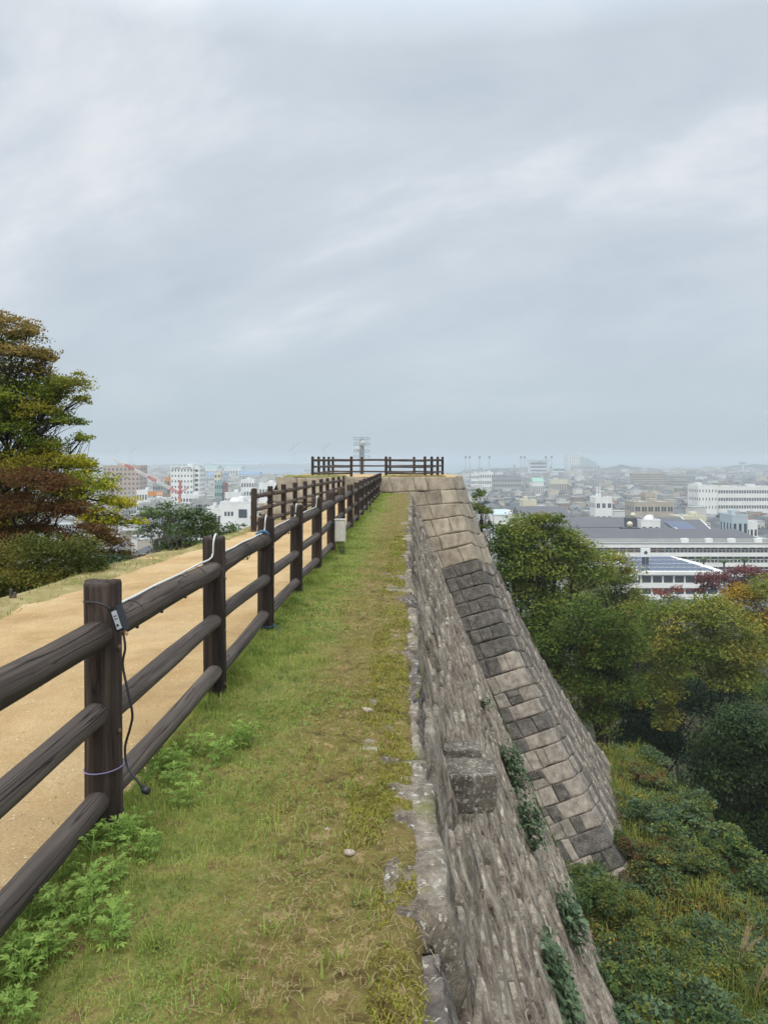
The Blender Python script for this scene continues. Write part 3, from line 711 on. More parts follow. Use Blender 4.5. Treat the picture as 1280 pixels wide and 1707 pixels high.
def tree(name, label, cat, base, lobes, leaf, mats, bark, trunk_r, group=None, dens=5.0, nclump=12, flat=0.6, up=0.5, seed=1, shape='rhomb', twigs=True, fork=0.35, stems=1, rc=0.50, parts=('trunk', 'crown')):
    """lobes: (centre, (rx,ry,rz), material index)"""
    rs = np.random.default_rng(seed); base = np.asarray(base, float)
    root = tag(empty(name, tuple(base)), label, cat, group)
    cen = np.mean([np.asarray(l[0]) for l in lobes], 0); top = max(l[0][2] for l in lobes)
    paths = []; Vs, Fs, Ms, b = [], [], [], 0
    crown_lo = min(l[0][2] - l[1][2] for l in lobes)
    tp = np.array([base[0] * 0.45 + cen[0] * 0.55, base[1] * 0.45 + cen[1] * 0.55, max(base[2] + 0.5, crown_lo + (top - crown_lo) * fork)])
    trunks = []
    for s_ in range(stems):
        sp_ = np.array([rs.uniform(-1, 1), rs.uniform(-1, 1), 0]) * trunk_r * 3 * (stems > 1)
        tr = bend(base + sp_ - [0, 0, 0.4], tp + sp_ * 2, rs, 7, 0.03); trunks.append(tr)
        paths.append((tr, np.linspace(trunk_r, trunk_r * 0.62, 7), 9))
    for li, (c, rad, mi) in enumerate(lobes):
        c = np.asarray(c, float); rad = np.asarray(rad, float)
        st = trunks[li % stems][min(6, 3 + li % 4)]
        limb = bend(st, c, rs, 6, 0.07, 0.06); r0 = trunk_r * 0.26
        paths.append((limb, np.linspace(r0, r0 * 0.3, 6), 6))
        lpx = leaf; area = math.pi * rad[0] * rad[2]; ntot = int(dens * area / (leaf * leaf * 0.5)); per = max(12, ntot // nclump)
        dirs = unit(rs.standard_normal((nclump, 3))); dirs[:, 2] = np.where(dirs[:, 2] < -0.4, -dirs[:, 2] * 0.4, dirs[:, 2])
        cc = c + dirs * rad * rs.uniform(0.45, 0.95, (nclump, 1))
        for q in cc:
            if twigs:
                tw = bend(limb[rs.integers(2, 6)], q, rs, 4, 0.09, 0.03); paths.append((tw, np.linspace(r0 * 0.22, r0 * 0.08, 4), 3))
            d_ = unit(rs.standard_normal((per, 3))) * (rs.random((per, 1)) ** (1 / 2.0))
            rr_ = rad * rc * rs.uniform(0.75, 1.3); rr_ = np.array([rr_[0], rr_[1], min(rr_[2], rr_[0]) * flat * 1.6])
            # boughs: leaves hang in a dome, few below
            d_[:, 2] = np.where(d_[:, 2] < 0, d_[:, 2] * 0.55, d_[:, 2])
            pts = q + d_ * rr_
            V, F = leaf_geo(pts, leaf, rs, up, shape); Vs.append(V); Fs.append(F + b); Ms.append(np.full(len(F), mi) if mi >= 0 else np.tile(np.where(rs.random(per) < .6, rs.integers(0, len(mats)), rs.integers(0, len(mats), per)), len(F) // per)); b += len(V)
    V, F = tubes_np(paths); link(parts[0], npmesh(parts[0], V - base, F, bark, True), root)
    V = np.concatenate(Vs) - base
    link(parts[1], npmesh(parts[1], V, np.concatenate(Fs), mats, False, np.concatenate(Ms)), root)
    return root
def lobes_px(rows, d, depth=1.0, grow=1.0):
    out = []
    for r in rows:
        px, py, rx, ry = r[0], r[1], r[2] * grow, r[3] * grow; mi = r[4] if len(r) > 4 else 0; dd = d + (r[5] if len(r) > 5 else 0)
        c = P(px, py, dd); out.append(((c.x, c.y, c.z), (rx / FPX * dd, rx / FPX * dd * depth, ry / FPX * dd), mi))
    return out
def on_ground(x, y): return (x, y, float(ground_z(x, y)))

LM = {}
M['pebble_'] = plain('pale_grit', '#d9c6a2', 0.9, 0.1)
LM['olive'] = leafmat('olive_leaves', ['#3c4216', '#565b1f', '#6f6a24', '#7d6a28'], 0.4, nscale=0.9, gain=2.2)
LM['green'] = leafmat('green_leaves', ['#2a390f', '#444f18', '#5a6120', '#747228'], 0.4, nscale=0.9, gain=2.4)
LM['yellowgreen'] = leafmat('yellow_green_leaves', ['#4d5a17', '#6c741d', '#8b8a22', '#a5912a'], nscale=0.9)
LM['tan'] = leafmat('browning_leaves', ['#5a5022', '#6f6430', '#85713c', '#9b8450'], 0.35, nscale=0.9, gain=1.3)
LM['red'] = leafmat('red_brown_maple_leaves', ['#3a3a1c', '#4a3a1f', '#55331f', '#45401f', '#5c4a24'], 0.35, nscale=1.6, gain=1.7)
LM['maple'] = leafmat('olive_maple_leaves', ['#2c3516', '#3f461c', '#575323', '#6a5a2a'], 0.3, nscale=1.2, gain=1.8)
LM['dark'] = leafmat('dark_evergreen_leaves', ['#142013', '#1f2f1a', '#2b3d22', '#3b4d2b'], 0.12, nscale=0.5)
LM['bluedark'] = leafmat('glossy_evergreen_leaves', ['#18240f', '#24331a', '#31421f', '#455733'], 0.1, nscale=0.5, rough=0.45, gain=1.15)
LM['camphor'] = leafmat('camphor_leaves', ['#1d2b0f', '#2d3e15', '#42521c', '#5a6326', '#77732c'], 0.3, nscale=0.22, gain=1.95)
LM['rust'] = leafmat('rust_tinged_leaves', ['#28300f', '#354416', '#3c4a19', '#4d5a1f', '#6b5228'], 0.3, nscale=0.5, gain=1.85)
LM['olive_far'] = leafmat('olive_yellow_crown', ['#3b4115', '#4d5a1d', '#66662a', '#7d722e'], 0.3, nscale=0.25, gain=1.8)
LM['gold'] = leafmat('golden_crown', ['#5f5a1b', '#82731f', '#a08427', '#b58a2c'], 0.25, nscale=0.3, gain=0.95)
LM['purple'] = leafmat('purple_red_crown', ['#3c2326', '#573034', '#6b3d3a', '#4f3a2c'], 0.2, nscale=0.3)
LM['scarlet'] = leafmat('scarlet_crown', ['#5a3a22', '#7a362c', '#8a4a3f', '#6b5a2a'], 0.2, nscale=0.4, gain=1.2)
LM['shrub'] = leafmat('shrub_leaves', ['#2a3a1d', '#3a4c27', '#505f31', '#6a7439'], 0.25, nscale=0.5, gain=1.6)
LM['bluegreen'] = leafmat('blue_green_shrub_leaves', ['#2f3f2b', '#415239', '#546648', '#6a7a5a'], 0.18, nscale=0.5, gain=1.3)
LM['yellow'] = leafmat('yellow_weeds', ['#3f4f26', '#57632c', '#716f30', '#948738'], 0.22, nscale=0.9, gain=1.25)
LM['brown'] = leafmat('russet_weeds', ['#42301c', '#57492a', '#5c3f24', '#6e4d2c'], 0.2, nscale=0.6, gain=1.15)
LM['vine'] = leafmat('vine_leaves', ['#35452f', '#48593e', '#5c6c4e', '#6f7d62'], 0.18, nscale=2.0, rough=0.45, gain=1.25)
LM['mug'] = leafmat('mugwort_leaves', ['#55692f', '#6a803f', '#7f924c', '#98a556'], 0.35, nscale=4.0, gain=1.7)
LM['weed'] = leafmat('tall_weed_blades', ['#4a5a2c', '#667433', '#858035', '#85713c'], 0.3, nscale=0.7, gain=1.4)
LM['clover'] = leafmat('clover_leaves', ['#4c5f22', '#667433', '#6a803f', '#8c8a4a'], 0.3, nscale=3.0, gain=1.35)
LM['grass'] = leafmat('grass_blades', ['#4c5f22', '#667433', '#7a8440', '#83904a', '#96904f'], 0.35, nscale=3.0, gain=1.65)
LM['moss'] = leafmat('moss_tips', ['#6a5a2d', '#7a7a32', '#918f3a', '#79603c'], 0.2, nscale=5.0, gain=1.1)
LM['straw'] = leafmat('dry_straw', ['#8a734e', '#a99268', '#c2ae84', '#7a5c3c'], 0.1, nscale=4.0, gain=0.72)

# left of the path
tree('zelkova_tree', 'large yellow-green and browning tree towering over the left edge of the path', 'tree', on_ground(-11.6, 19.5),
     lobes_px([(-10, 545, 60, 24, 2), (45, 560, 38, 16, 2), (20, 592, 66, 20, 2), (78, 600, 22, 14, 2), (-60, 580, 80, 60, 0), (30, 650, 60, 42, 1), (108, 640, 38, 22, 0), (134, 668, 17, 11, 0), (75, 662, 35, 20, 1),
               (-60, 700, 110, 90, 1), (20, 720, 60, 40, 1), (100, 705, 36, 16, 1), (138, 732, 19, 11, 1), (78, 745, 36, 20, 1), (20, 785, 70, 40, 0), (120, 780, 42, 30, 3), (150, 815, 48, 26, 3), (190, 842, 38, 18, 3), (225, 872, 20, 10, 3), (110, 828, 40, 26, 3), (-60, 850, 100, 80, 0), (60, 690, 50, 30, 0), (70, 780, 50, 34, 0), (170, 868, 36, 20, 3), (50, 620, 44, 18, 2)], 19, grow=1.15),
     0.075, [LM['olive'], LM['green'], LM['tan'], LM['yellowgreen']], M['bark'], 0.22, dens=5.5, nclump=22, flat=0.6, up=0.2, seed=3, rc=0.40)
tree('maple_tree', 'red-brown maple bending over the verge below the large tree', 'tree', on_ground(-8.7, 15.8),
     lobes_px([(20, 800, 70, 26), (85, 815, 50, 24), (30, 850, 75, 28), (110, 855, 48, 22), (150, 888, 44, 20), (60, 888, 60, 22), (180, 905, 30, 14), (-50, 860, 70, 60), (40, 915, 60, 24), (120, 915, 50, 22), (190, 925, 30, 14)], 15.6, grow=1.1), 0.06, [LM['red']], M['bark'], 0.10, dens=6.5, nclump=20, flat=0.6, up=0.2, seed=5, stems=3, rc=0.38)
tree('maple_shrub', 'olive-green maple shrub spreading at the edge of the verge', 'shrub', on_ground(-6.9, 12.6),
     lobes_px([(20, 925, 60, 28), (105, 922, 58, 26), (60, 955, 75, 26), (150, 945, 36, 22), (5, 975, 55, 18), (120, 965, 40, 16), (-60, 950, 60, 50), (40, 985, 60, 16), (115, 978, 40, 14), (165, 962, 30, 14), (-10, 1005, 40, 14), (30, 1000, 50, 14), (90, 990, 40, 14), (140, 978, 30, 12), (70, 970, 60, 24)], 12.0), 0.05, [LM['maple']], M['bark'], 0.05, dens=7.5, nclump=18, up=0.15, flat=1.1, seed=6, stems=3)
tree('dark_shrub', 'low dark green bush under the maple beside the verge', 'shrub', on_ground(-6.6, 15.4),
     lobes_px([(185, 935, 32, 16), (215, 945, 24, 10), (150, 940, 30, 18)], 14.6), 0.05, [LM['dark']], M['bark'], 0.05, dens=4, nclump=10, seed=7, stems=2)
tree('open_tree', 'thin open-crowned green tree in front of the town, with bare stems showing', 'tree', on_ground(-9.7, 32),
     lobes_px([(250, 858, 28, 12), (285, 850, 30, 12), (300, 868, 22, 12), (262, 880, 26, 10), (275, 865, 30, 14), (240, 890, 22, 12)], 31, grow=1.2), 0.13, [LM['shrub']], M['bark_grey'], 0.10, dens=3.0, nclump=12, seed=8, stems=3, fork=0.1)
tree('evergreen_bush', 'dense dark green bushy tree beside the bastion, below the left fence', 'shrub', on_ground(-7.6, 27),
     lobes_px([(338, 868, 20, 14), (325, 890, 34, 20), (300, 910, 26, 14), (365, 893, 28, 16), (390, 885, 20, 10), (345, 910, 40, 14), (300, 890, 24, 14), (375, 908, 30, 12), (325, 860, 18, 12), (285, 915, 26, 14)], 26, grow=1.3), 0.10, [LM['shrub'], LM['green']], M['bark'], 0.10, dens=4, nclump=12, seed=9, stems=2)
def bare_shrub(label, base, h, spread, n, seed):
    rs = np.random.default_rng(seed); base = np.asarray(base, float); paths = []
    for i in range(n):
        az = rs.uniform(0, 6.28); tip = base + [math.cos(az) * spread * rs.uniform(.3, 1), math.sin(az) * spread * rs.uniform(.3, 1), h * rs.uniform(.6, 1.1)]
        st = bend(base + [rs.uniform(-.2, .2), rs.uniform(-.2, .2), -0.3], tip, rs, 6, 0.06); paths.append((st, np.linspace(0.035, 0.010, 6), 5))
        for j in range(9):
            p0 = st[rs.integers(2, 6)]; p1 = p0 + [rs.uniform(-1, 1) * spread * .4, rs.uniform(-1, 1) * spread * .4, rs.uniform(.1, .5) * h * .5]
            tw = bend(p0, p1, rs, 4, 0.1); paths.append((tw, np.linspace(0.012, 0.005, 4), 4))
            for k_ in range(5):
                q0 = tw[rs.integers(1, 4)]; paths.append((bend(q0, q0 + rs.uniform(-1, 1, 3) * .22 * h * .5 + [0, 0, .1], rs, 3, .1), np.linspace(.006, .003, 3), 3))
    V, F = tubes_np(paths); root = tag(empty('bare_shrub', tuple(base)), label, 'shrub'); link('branches', npmesh('branches', V - base, F, M['bark_grey'], True), root)
bare_shrub('leafless grey shrub between the maple and the evergreen bush', on_ground(-7.4, 22.0), 1.9, 1.4, 12, 21)
bare_shrub('tall leafless branching shrub behind the dark bush in front of rooftops', on_ground(-8.4, 27.5), 2.8, 1.2, 6, 22)
bare_shrub('small twiggy bare shrub at the top of the verge slope', on_ground(-6.4, 18.2), 0.9, 0.8, 10, 23)
tree('russet_brush', 'low russet brush along the far edge of the verge', 'shrub', on_ground(-6.3, 20.5),
     lobes_px([(270, 925, 30, 8), (310, 918, 30, 8), (235, 930, 24, 8), (345, 912, 20, 7, 1), (385, 900, 18, 8, 1)], 20.3), 0.05, [LM['brown'], LM['shrub']], M['bark'], 0.03, dens=2.4, nclump=10, seed=10, stems=3)
tree('climbing_shrub', 'fresh green shrub growing at the foot of the pale bastion corner', 'shrub', on_ground(-9.0, 37.0),
     lobes_px([(372, 908, 14, 10), (395, 898, 14, 8), (352, 905, 14, 9)], 36), 0.12, [LM['shrub']], M['bark'], 0.05, dens=4, nclump=8, seed=12, stems=2)

# right of the wall: trees on the slope below the terrace
G = 'trees on the slope below the bastion'
tree('camphor_tree', 'big dark green camphor-like tree directly beside the bastion', 'tree', on_ground(11.5, 60),
     lobes_px([(868, 895, 44, 32), (905, 872, 38, 16, 1), (935, 895, 36, 22, 1), (900, 945, 60, 44), (850, 965, 40, 44), (955, 960, 50, 44), (900, 1010, 58, 46), (960, 920, 40, 26, 1), (870, 1060, 50, 44, 0, -2), (850, 920, 30, 30)], 60, grow=1.22), 0.28, [LM['camphor'], LM['olive_far']], M['bark'], 0.6, G, dens=6.5, nclump=18, seed=31, rc=0.50)
tree('cherry_tree', 'rust-tinged green tree below the camphor, leaning to the bastion wall', 'tree', on_ground(14.8, 52.5),
     lobes_px([(1000, 1040, 58, 34), (950, 1080, 54, 40), (1010, 1090, 56, 44), (960, 1140, 54, 44), (1020, 1150, 44, 40), (985, 1195, 40, 32), (915, 1100, 30, 40)], 53, grow=1.22), 0.23, [LM['rust']], M['bark'], 0.45, G, dens=6.5, nclump=18, seed=32, rc=0.50)
tree('olive_crowned_tree', 'olive crowned tree rising behind the dark camphor before the school', 'tree', on_ground(26, 78),
     lobes_px([(1005, 935, 34, 18), (1030, 958, 30, 20), (1000, 975, 44, 32), (1055, 1008, 40, 26), (1050, 1045, 46, 30)], 78, grow=1.2), 0.32, [LM['olive_far'], LM['camphor']], M['bark'], 0.5, G, dens=6.5, nclump=16, seed=33, rc=0.50)
tree('yellowing_tree', 'broad yellowing tree in the middle of the slope trees', 'tree', on_ground(29, 62),
     lobes_px([(1130, 1032, 50, 28), (1190, 1030, 50, 30), (1110, 1080, 48, 34), (1165, 1090, 60, 40), (1225, 1090, 48, 40), (1100, 1150, 36, 36), (1110, 1205, 24, 30), (1215, 1130, 48, 24)], 62, grow=1.22), 0.26, [LM['olive_far'], LM['yellowgreen']], M['bark'], 0.45, G, dens=6.5, nclump=18, seed=34, rc=0.50)
tree('golden_tree', 'golden leaved tree at the right rim of the slope trees', 'tree', on_ground(40, 72),
     lobes_px([(1215, 1008, 30, 20), (1245, 992, 32, 18), (1285, 990, 40, 24, 1), (1270, 1040, 50, 34), (1300, 1090, 60, 44, 1)], 71, grow=1.22), 0.29, [LM['gold'], LM['olive_far']], M['bark'], 0.4, G, dens=6.5, nclump=16, seed=35, rc=0.50)
tree('evergreen_tree', 'dark glossy evergreen tree rising beside the weedy terrace', 'tree', on_ground(21.5, 44),
     lobes_px([(1220, 1235, 62, 46), (1275, 1240, 60, 54), (1190, 1300, 46, 46), (1250, 1310, 66, 54), (1225, 1375, 56, 44), (1290, 1380, 60, 54), (1255, 1430, 50, 30)], 44, grow=1.22), 0.20, [LM['bluedark']], M['bark'], 0.35, G, dens=6.5, nclump=18, seed=36, rc=0.50)
tree('shaded_tree', 'dark shaded tree in the gap behind the terrace end', 'tree', on_ground(24, 70),
     lobes_px([(1085, 1225, 50, 44), (1045, 1180, 44, 40), (1150, 1180, 54, 44), (1130, 1260, 50, 44), (1160, 1320, 30, 44, 0, -12), (1060, 1250, 50, 40), (1200, 1170, 50, 36)], 68, grow=1.22), 0.30, [LM['dark']], M['bark'], 0.4, G, dens=6.5, nclump=14, seed=37, rc=0.50)
tree('purple_tree', 'purple-red tree in front of the white school block, rightmost', 'tree', on_ground(54, 130),
     lobes_px([(1205, 965, 24, 14), (1240, 955, 30, 14), (1270, 962, 24, 14), (1230, 975, 30, 12)], 130), 0.40, [LM['purple']], M['bark'], 0.3, G, dens=6.5, nclump=14, seed=38)
tree('purple_tree', 'smaller purple-red tree beside the low solar-roofed building', 'tree', on_ground(50, 125),
     lobes_px([(1172, 968, 16, 14), (1185, 980, 18, 12), (1165, 985, 14, 8)], 124), 0.40, [LM['purple']], M['bark'], 0.3, G, dens=6.5, nclump=14, seed=39)
tree('scarlet_tree', 'small scarlet-topped tree in front of the low solar-roofed building', 'tree', on_ground(42, 112),
     lobes_px([(1105, 990, 17, 10), (1130, 985, 12, 9), (1118, 1000, 22, 12, 1)], 112), 0.36, [LM['scarlet'], LM['olive_far']], M['bark'], 0.3, G, dens=3, nclump=12, seed=40)
tree('pine_tree', 'small dark tree peeping out behind the corner of the bastion', 'tree', on_ground(6.0, 57),
     lobes_px([(798, 828, 15, 14), (806, 855, 17, 14), (812, 878, 14, 10), (796, 848, 14, 12)], 56), 0.19, [LM['camphor']], M['bark'], 0.25, G, dens=4, nclump=10, seed=41)

tree('background_tree', 'dense dark olive tree filling the gap between the camphor and the school', 'tree', on_ground(30, 92),
     lobes_px([(985, 1005, 40, 28), (1030, 1025, 46, 28), (1085, 1075, 50, 36), (1160, 1140, 60, 40), (1240, 1150, 60, 40), (1040, 1080, 50, 44), (1100, 1130, 50, 40), (1010, 1140, 50, 40)], 90, grow=1.22), 0.39, [LM['camphor'], LM['olive_far']], M['bark'], 0.4, G, dens=6.5, nclump=14, seed=44, rc=0.50)
# weedy terrace at the foot of the walls
rs = np.random.default_rng(77)
n = 70000; x = rs.uniform(6.2, 17.0, n); y = rs.uniform(19, 48.2, n)
p = np.stack([x, y, 0 * x], -1)
hgt = np.clip(0.45 + 0.55 * fbm(p * 0.55, 3, 41) + 0.25 * fbm(p * 1.7, 2, 42), 0.08, 1.5) * np.where(y > 41, 0.45, 1.0)
keepm = (ground_z(x, y) > TZ - 2.5); x, y, hgt, p = x[keepm], y[keepm], hgt[keepm], p[keepm]
z = ground_z(x, y) + hgt * rs.random(len(x)) ** 0.5
kind = np.clip(np.floor((fbm(p * 0.42, 3, 43) * 0.6 + 0.40 + 0.30 * rs.standard_normal(len(x))) * 4), 0, 3).astype(int)
V, F = leaf_geo(np.stack([x, y, z], 1), 0.13, rs, 0.7, 'ovate', 0.6)
tag(link('ground_cover', npmesh('ground_cover', V, F, [LM['bluegreen'], LM['shrub'], LM['yellow'], LM['brown']], False, np.concatenate([kind, kind]))), 'tangle of low weeds covering the terrace', None, None, 'stuff')
def tpt(px, py):
    d = (EYE - TZ) * FPX / (py - 765); return ((px - 670) / FPX * d, d)
SH = [  # px, py of the foot, rx px, ry px, leaf, material, label, dens
 (985, 1530, 46, 60, .13, 'shrub', 'leafy green bush filling the foot of the wall corner'),
 (975, 1475, 44, 34, .13, 'bluegreen', 'bush creeping over the bottom course of the bastion corner'),
 (1040, 1560, 44, 56, .08, 'yellow', 'tall yellow-flowering weed clump just beyond the bastion foot'),
 (1070, 1440, 46, 34, .10, 'brown', 'russet withered weed patch beside the bastion foot'),
 (1110, 1390, 50, 40, .14, 'bluegreen', 'blue-green bush midway along the terrace'),
 (1150, 1360, 40, 34, .14, 'bluegreen', 'blue-green bush at the outer rim of the terrace'),
 (1050, 1300, 40, 22, .10, 'brown', 'orange-brown withered bush near the side of the bastion'),
 (1120, 1325, 34, 18, .10, 'yellow', 'yellowing bush near the end of the terrace'),
 (1085, 1275, 26, 18, .12, 'bluegreen', 'small bush near the far edge of the terrace'),
 (1215, 1450, 50, 46, .15, 'shrub', 'broad-leaved green bush hanging over the terrace rim'),
 (1265, 1500, 46, 46, .15, 'shrub', 'broad-leaved bush at the right border of the terrace'),
 (1165, 1470, 34, 44, .09, 'yellow', 'yellow leaved vine bush behind the withered weeds'),
 (1130, 1620, 56, 46, .09, 'yellow', 'rounded yellow-green bush in the middle of the terrace weeds'),
 (1110, 1690, 54, 46, .12, 'shrub', 'dark stemmed bush in the lower middle of the terrace'),
 (1210, 1600, 60, 40, .14, 'bluegreen', 'grey-green bush at the right side of the terrace'),
 (1270, 1650, 44, 44, .10, 'yellow', 'yellowish weed bush at the right border'),
 (1080, 1790, 70, 60, .17, 'bluegreen', 'large-leaved bush at the bottom beside the wall foot'),
 (1200, 1760, 70, 66, .16, 'bluegreen', 'large blue-green bush at the bottom of the terrace'),
 (1290, 1790, 70, 50, .12, 'shrub', 'green bush in the bottom right of the terrace'),
 (1000, 1700, 40, 70, .14, 'shrub', 'leafy bush leaning against the lower wall face'),
 (1190, 1420, 30, 24, .14, 'shrub', 'green broad-leaved bush in front of the dark evergreen'),
 (1000, 1420, 30, 30, .12, 'shrub', 'creeper bush covering the lowest corner stones'),
]
for i, (px, py, rx, ry, lf, mk, lab) in enumerate(SH):
    x, y = tpt(px, py); zb = float(ground_z(x, y)); s_ = y / FPX; rs = np.random.default_rng(900 + i)
    lo = [((x + rs.uniform(-.8, .8) * rx * s_, y + rs.uniform(-.8, .8) * rx * s_, zb + ry * s_ * rs.uniform(0.35, 0.95)), (rx * s_ * .62, rx * s_ * .62, ry * s_ * .42 * rs.uniform(.6, 1.3)), -1) for _ in range(5)]
    tree('terrace_bush', lab, 'bush', (x, y, zb), lo, lf, [LM[mk], LM[mk], LM['shrub'], LM['yellow'], LM['bluegreen']], M['bark'], 0.035, 'bushes on the terrace under the wall', dens=6.5, nclump=10, seed=950 + i, shape='ovate', stems=3, fork=0.05, parts=('stems', 'foliage'))
rs = np.random.default_rng(78); n = 26000; x = rs.uniform(6.4, 16.2, n); y = rs.uniform(20, 48, n); p = np.stack([x, y, 0 * x], -1)
k = (ground_z(x, y) > TZ - 1.5) & (rs.random(n) < np.clip(.45 + fbm(p * .5, 2, 45), .05, 1)); x, y, p = x[k], y[k], p[k]
V, F = blades(x, y, ground_z(x, y) + .1, .75 + .4 * fbm(p * .7, 2, 46), .028, rs)
tag(link('tall_weeds', npmesh('tall_weeds', V, F, LM['weed'])), 'long thin weeds and grasses tangled over the terrace', None, None, 'stuff')
# pampas grass
def ribbon(p0, az, ln, lean, w, rs, k=5):
    t = np.linspace(0, 1, k); r = ln * lean * t ** 1.8; z = ln * (t - 0.45 * lean * t ** 2.2)
    c = np.stack([p0[0] + np.cos(az) * r, p0[1] + np.sin(az) * r, p0[2] + z], 1); sd = np.array([-math.sin(az), math.cos(az), 0])
    ww = w * (1 - t ** 1.5) + w * 0.05
    V = np.concatenate([c + sd * ww[:, None] / 2, c - sd * ww[:, None] / 2]); i = np.arange(k - 1)
    return V, np.stack([i, i + 1, i + 1 + k, i + k], 1)
def tuft(name, label, cat, base, n, ln, w, mat, seed, group=None, plume=None, lean=(.2, .9)):
    rs = np.random.default_rng(seed); root = tag(empty(name, base), label, cat, group); ps = []
    for i in range(n): ps.append(ribbon(rs.uniform(-1, 1, 3) * [.25 * w * 20, .25 * w * 20, 0], rs.uniform(0, 6.28), ln * rs.uniform(.55, 1.1), rs.uniform(*lean), w, rs))
    V, F = joinp(ps); link('blades', npmesh('blades', V, F, mat), root)
    if plume:
        st_, Vs, Fs, b = [], [], [], 0
        for i in range(plume):
            az = rs.uniform(-.5, .9); le = ln * rs.uniform(1.15, 1.5); t = np.linspace(0, 1, 9); rad = le * .38 * t ** 2
            c = np.stack([np.cos(az) * rad + rs.uniform(-.08, .08), np.sin(az) * rad, le * (t - .12 * t ** 3)], 1); st_.append((c, np.linspace(.008, .004, 9), 4))
            q = c[5:]; k_ = rs.random(90) * 3; i0 = np.minimum(k_.astype(int), 2); pp = q[i0] + (q[i0 + 1] - q[i0]) * (k_ - i0)[:, None]
            pp = pp + rs.standard_normal((90, 3)) * .028 * (1.15 - k_[:, None] / 3) + [.03, .0, -.02]
            V, F = leaf_geo(pp, .11, rs, 0, 'rhomb', .10, nb=np.array([[.2, -1, .2]])); Vs.append(V); Fs.append(F + b); b += len(V)
        V, F = tubes_np(st_); link('stalks', npmesh('stalks', V, F, LM['straw']), root)
        link('plumes', npmesh('plumes', np.concatenate(Vs), np.concatenate(Fs), LM['straw']), root)
    return root
for i, (px, py) in enumerate([(1255, 1690), (1230, 1640), (1290, 1660)]):
    x, y = tpt(px, py); tuft('pampas_grass', ['pampas grass with pale plumes leaning at the right of the terrace', 'smaller pampas grass behind the plumed one', 'pampas grass at the very right border of the terrace'][i], 'grass tuft', on_ground(x, y), 60, 1.5, 0.03, LM['yellow'], 60 + i, 'pampas grass on the terrace', plume=6)

# vines hanging on the castle wall
def wall_hit(px, py):
    d = np.arange(2.5, 39, 0.02); qx = (px - 670) / FPX * d; h = zg(d) - (EYE - (py - 765) / FPX * d)
    g_ = np.where(h < 0, 99, np.abs(lipx(d) + om(np.maximum(h, 0), d) - qx)); k = int(np.argmin(g_)); return float(d[k]), float(h[k])
VN = [(845, 1285, 15, 44, .13, 'vine plant rooted in the upper wall beyond the drain spout'), (868, 1375, 20, 46, .14, 'vine plant rooted in the wall just below the drain spout'),
      (938, 1535, 26, 44, .15, 'vine plant on the wall edge above the terrace weeds'), (925, 1650, 50, 66, .15, 'large-leaved vine hanging on the near wall face at the bottom'), (804, 1176, 6, 9, .11, 'tiny fern tuft growing high on the wall face')]
for i, (px, py, rx, ry, lf, lab) in enumerate(VN):
    d, h = wall_hit(px, py); rs = np.random.default_rng(300 + i); s_ = d / FPX
    n = int(3.4 * rx * ry * s_ * s_ * math.pi / (lf * lf * .5) * (1.6 if i != 4 else 1)) + 14
    sl = 2.6; cs = d + rs.standard_normal(n) * rx * s_ * 0.9; ch = h + rs.standard_normal(n) * ry * s_ * 0.42
    pos, nn = map_main(cs, np.maximum(ch, .3)); out = 0.05 + (0.55 if i < 3 else 0.32) * rs.random(n) ** 1.5
    c0, n0 = map_main(np.array([d]), np.array([h])); base = c0[0]
    V, F = leaf_geo(pos + nn * out[:, None], lf, rs, 0.3, 'ovate', 0.75, nb=nn)
    root = tag(empty('wall_vine', tuple(base)), lab, 'vine', 'vines rooted in the castle wall')
    link('leaves', npmesh('leaves', V - base, F, LM['vine']), root)
    paths = [(bend(base - [0, 0, 0], pos[j] + nn[j] * .05, rs, 5, .08), np.linspace(.012, .004, 5), 4) for j in range(0, n, max(1, n // 12))]
    V, F = tubes_np(paths); link('stems', npmesh('stems', V - base, F, M['bark']), root)
# creeping moss line where the lower wall meets the bastion
rs = np.random.default_rng(55); n = 2600; tt = rs.random(n); hh = 9.5 + 5.8 * tt
pos, nn = map_main(40 - op(hh + .9) - 0.35 - 0.5 * rs.random(n) * tt, hh)
V, F = leaf_geo(pos + nn * .05, 0.09, rs, .4, 'rhomb', .7, nb=nn)
tag(link('creeping_moss', npmesh('creeping_moss', V, F, LM['shrub'])), 'green moss creeping down the inner corner of the two walls', None, None, 'stuff')

# ------------------------------------------------------------------ grass strip: blades, moss, straw, weeds
rs = np.random.default_rng(90); parts_ = []
for (y0, y1, n, ln, w) in ((1.2, 3.5, 26000, .040, .0032), (3.5, 7, 26000, .040, .0045), (7, 14, 26000, .042, .007), (14, 40, 32000, .05, .013)):
    x = -1.36 + 1.28 * rs.random(n) ** 1.12; y = y0 + (y1 - y0) * rs.random(n)
    p = np.stack([x, y, 0 * x], -1); d_ = fbm(p * 2.2, 3, 61) * .45 + (1 - sstep(-1.1, -0.40, x)) * 1.2 - .10
    k = rs.random(n) < np.clip(d_, 0.03, 1); x, y, p = x[k], y[k], p[k]
    gl = ln * (0.7 + 0.7 * np.clip(fbm(p * 1.2, 2, 62) + .3, 0, 1) + 0.5 * sstep(-0.9, -1.25, x))
    parts_.append(blades(x, y, strip_z(x, y) - .004, gl, w, rs))
V, F = joinp(parts_); tag(link('grass', npmesh('grass', V, F, LM['grass'])), 'short green grass along the fence side of the strip', None, None, 'stuff')
parts_ = []
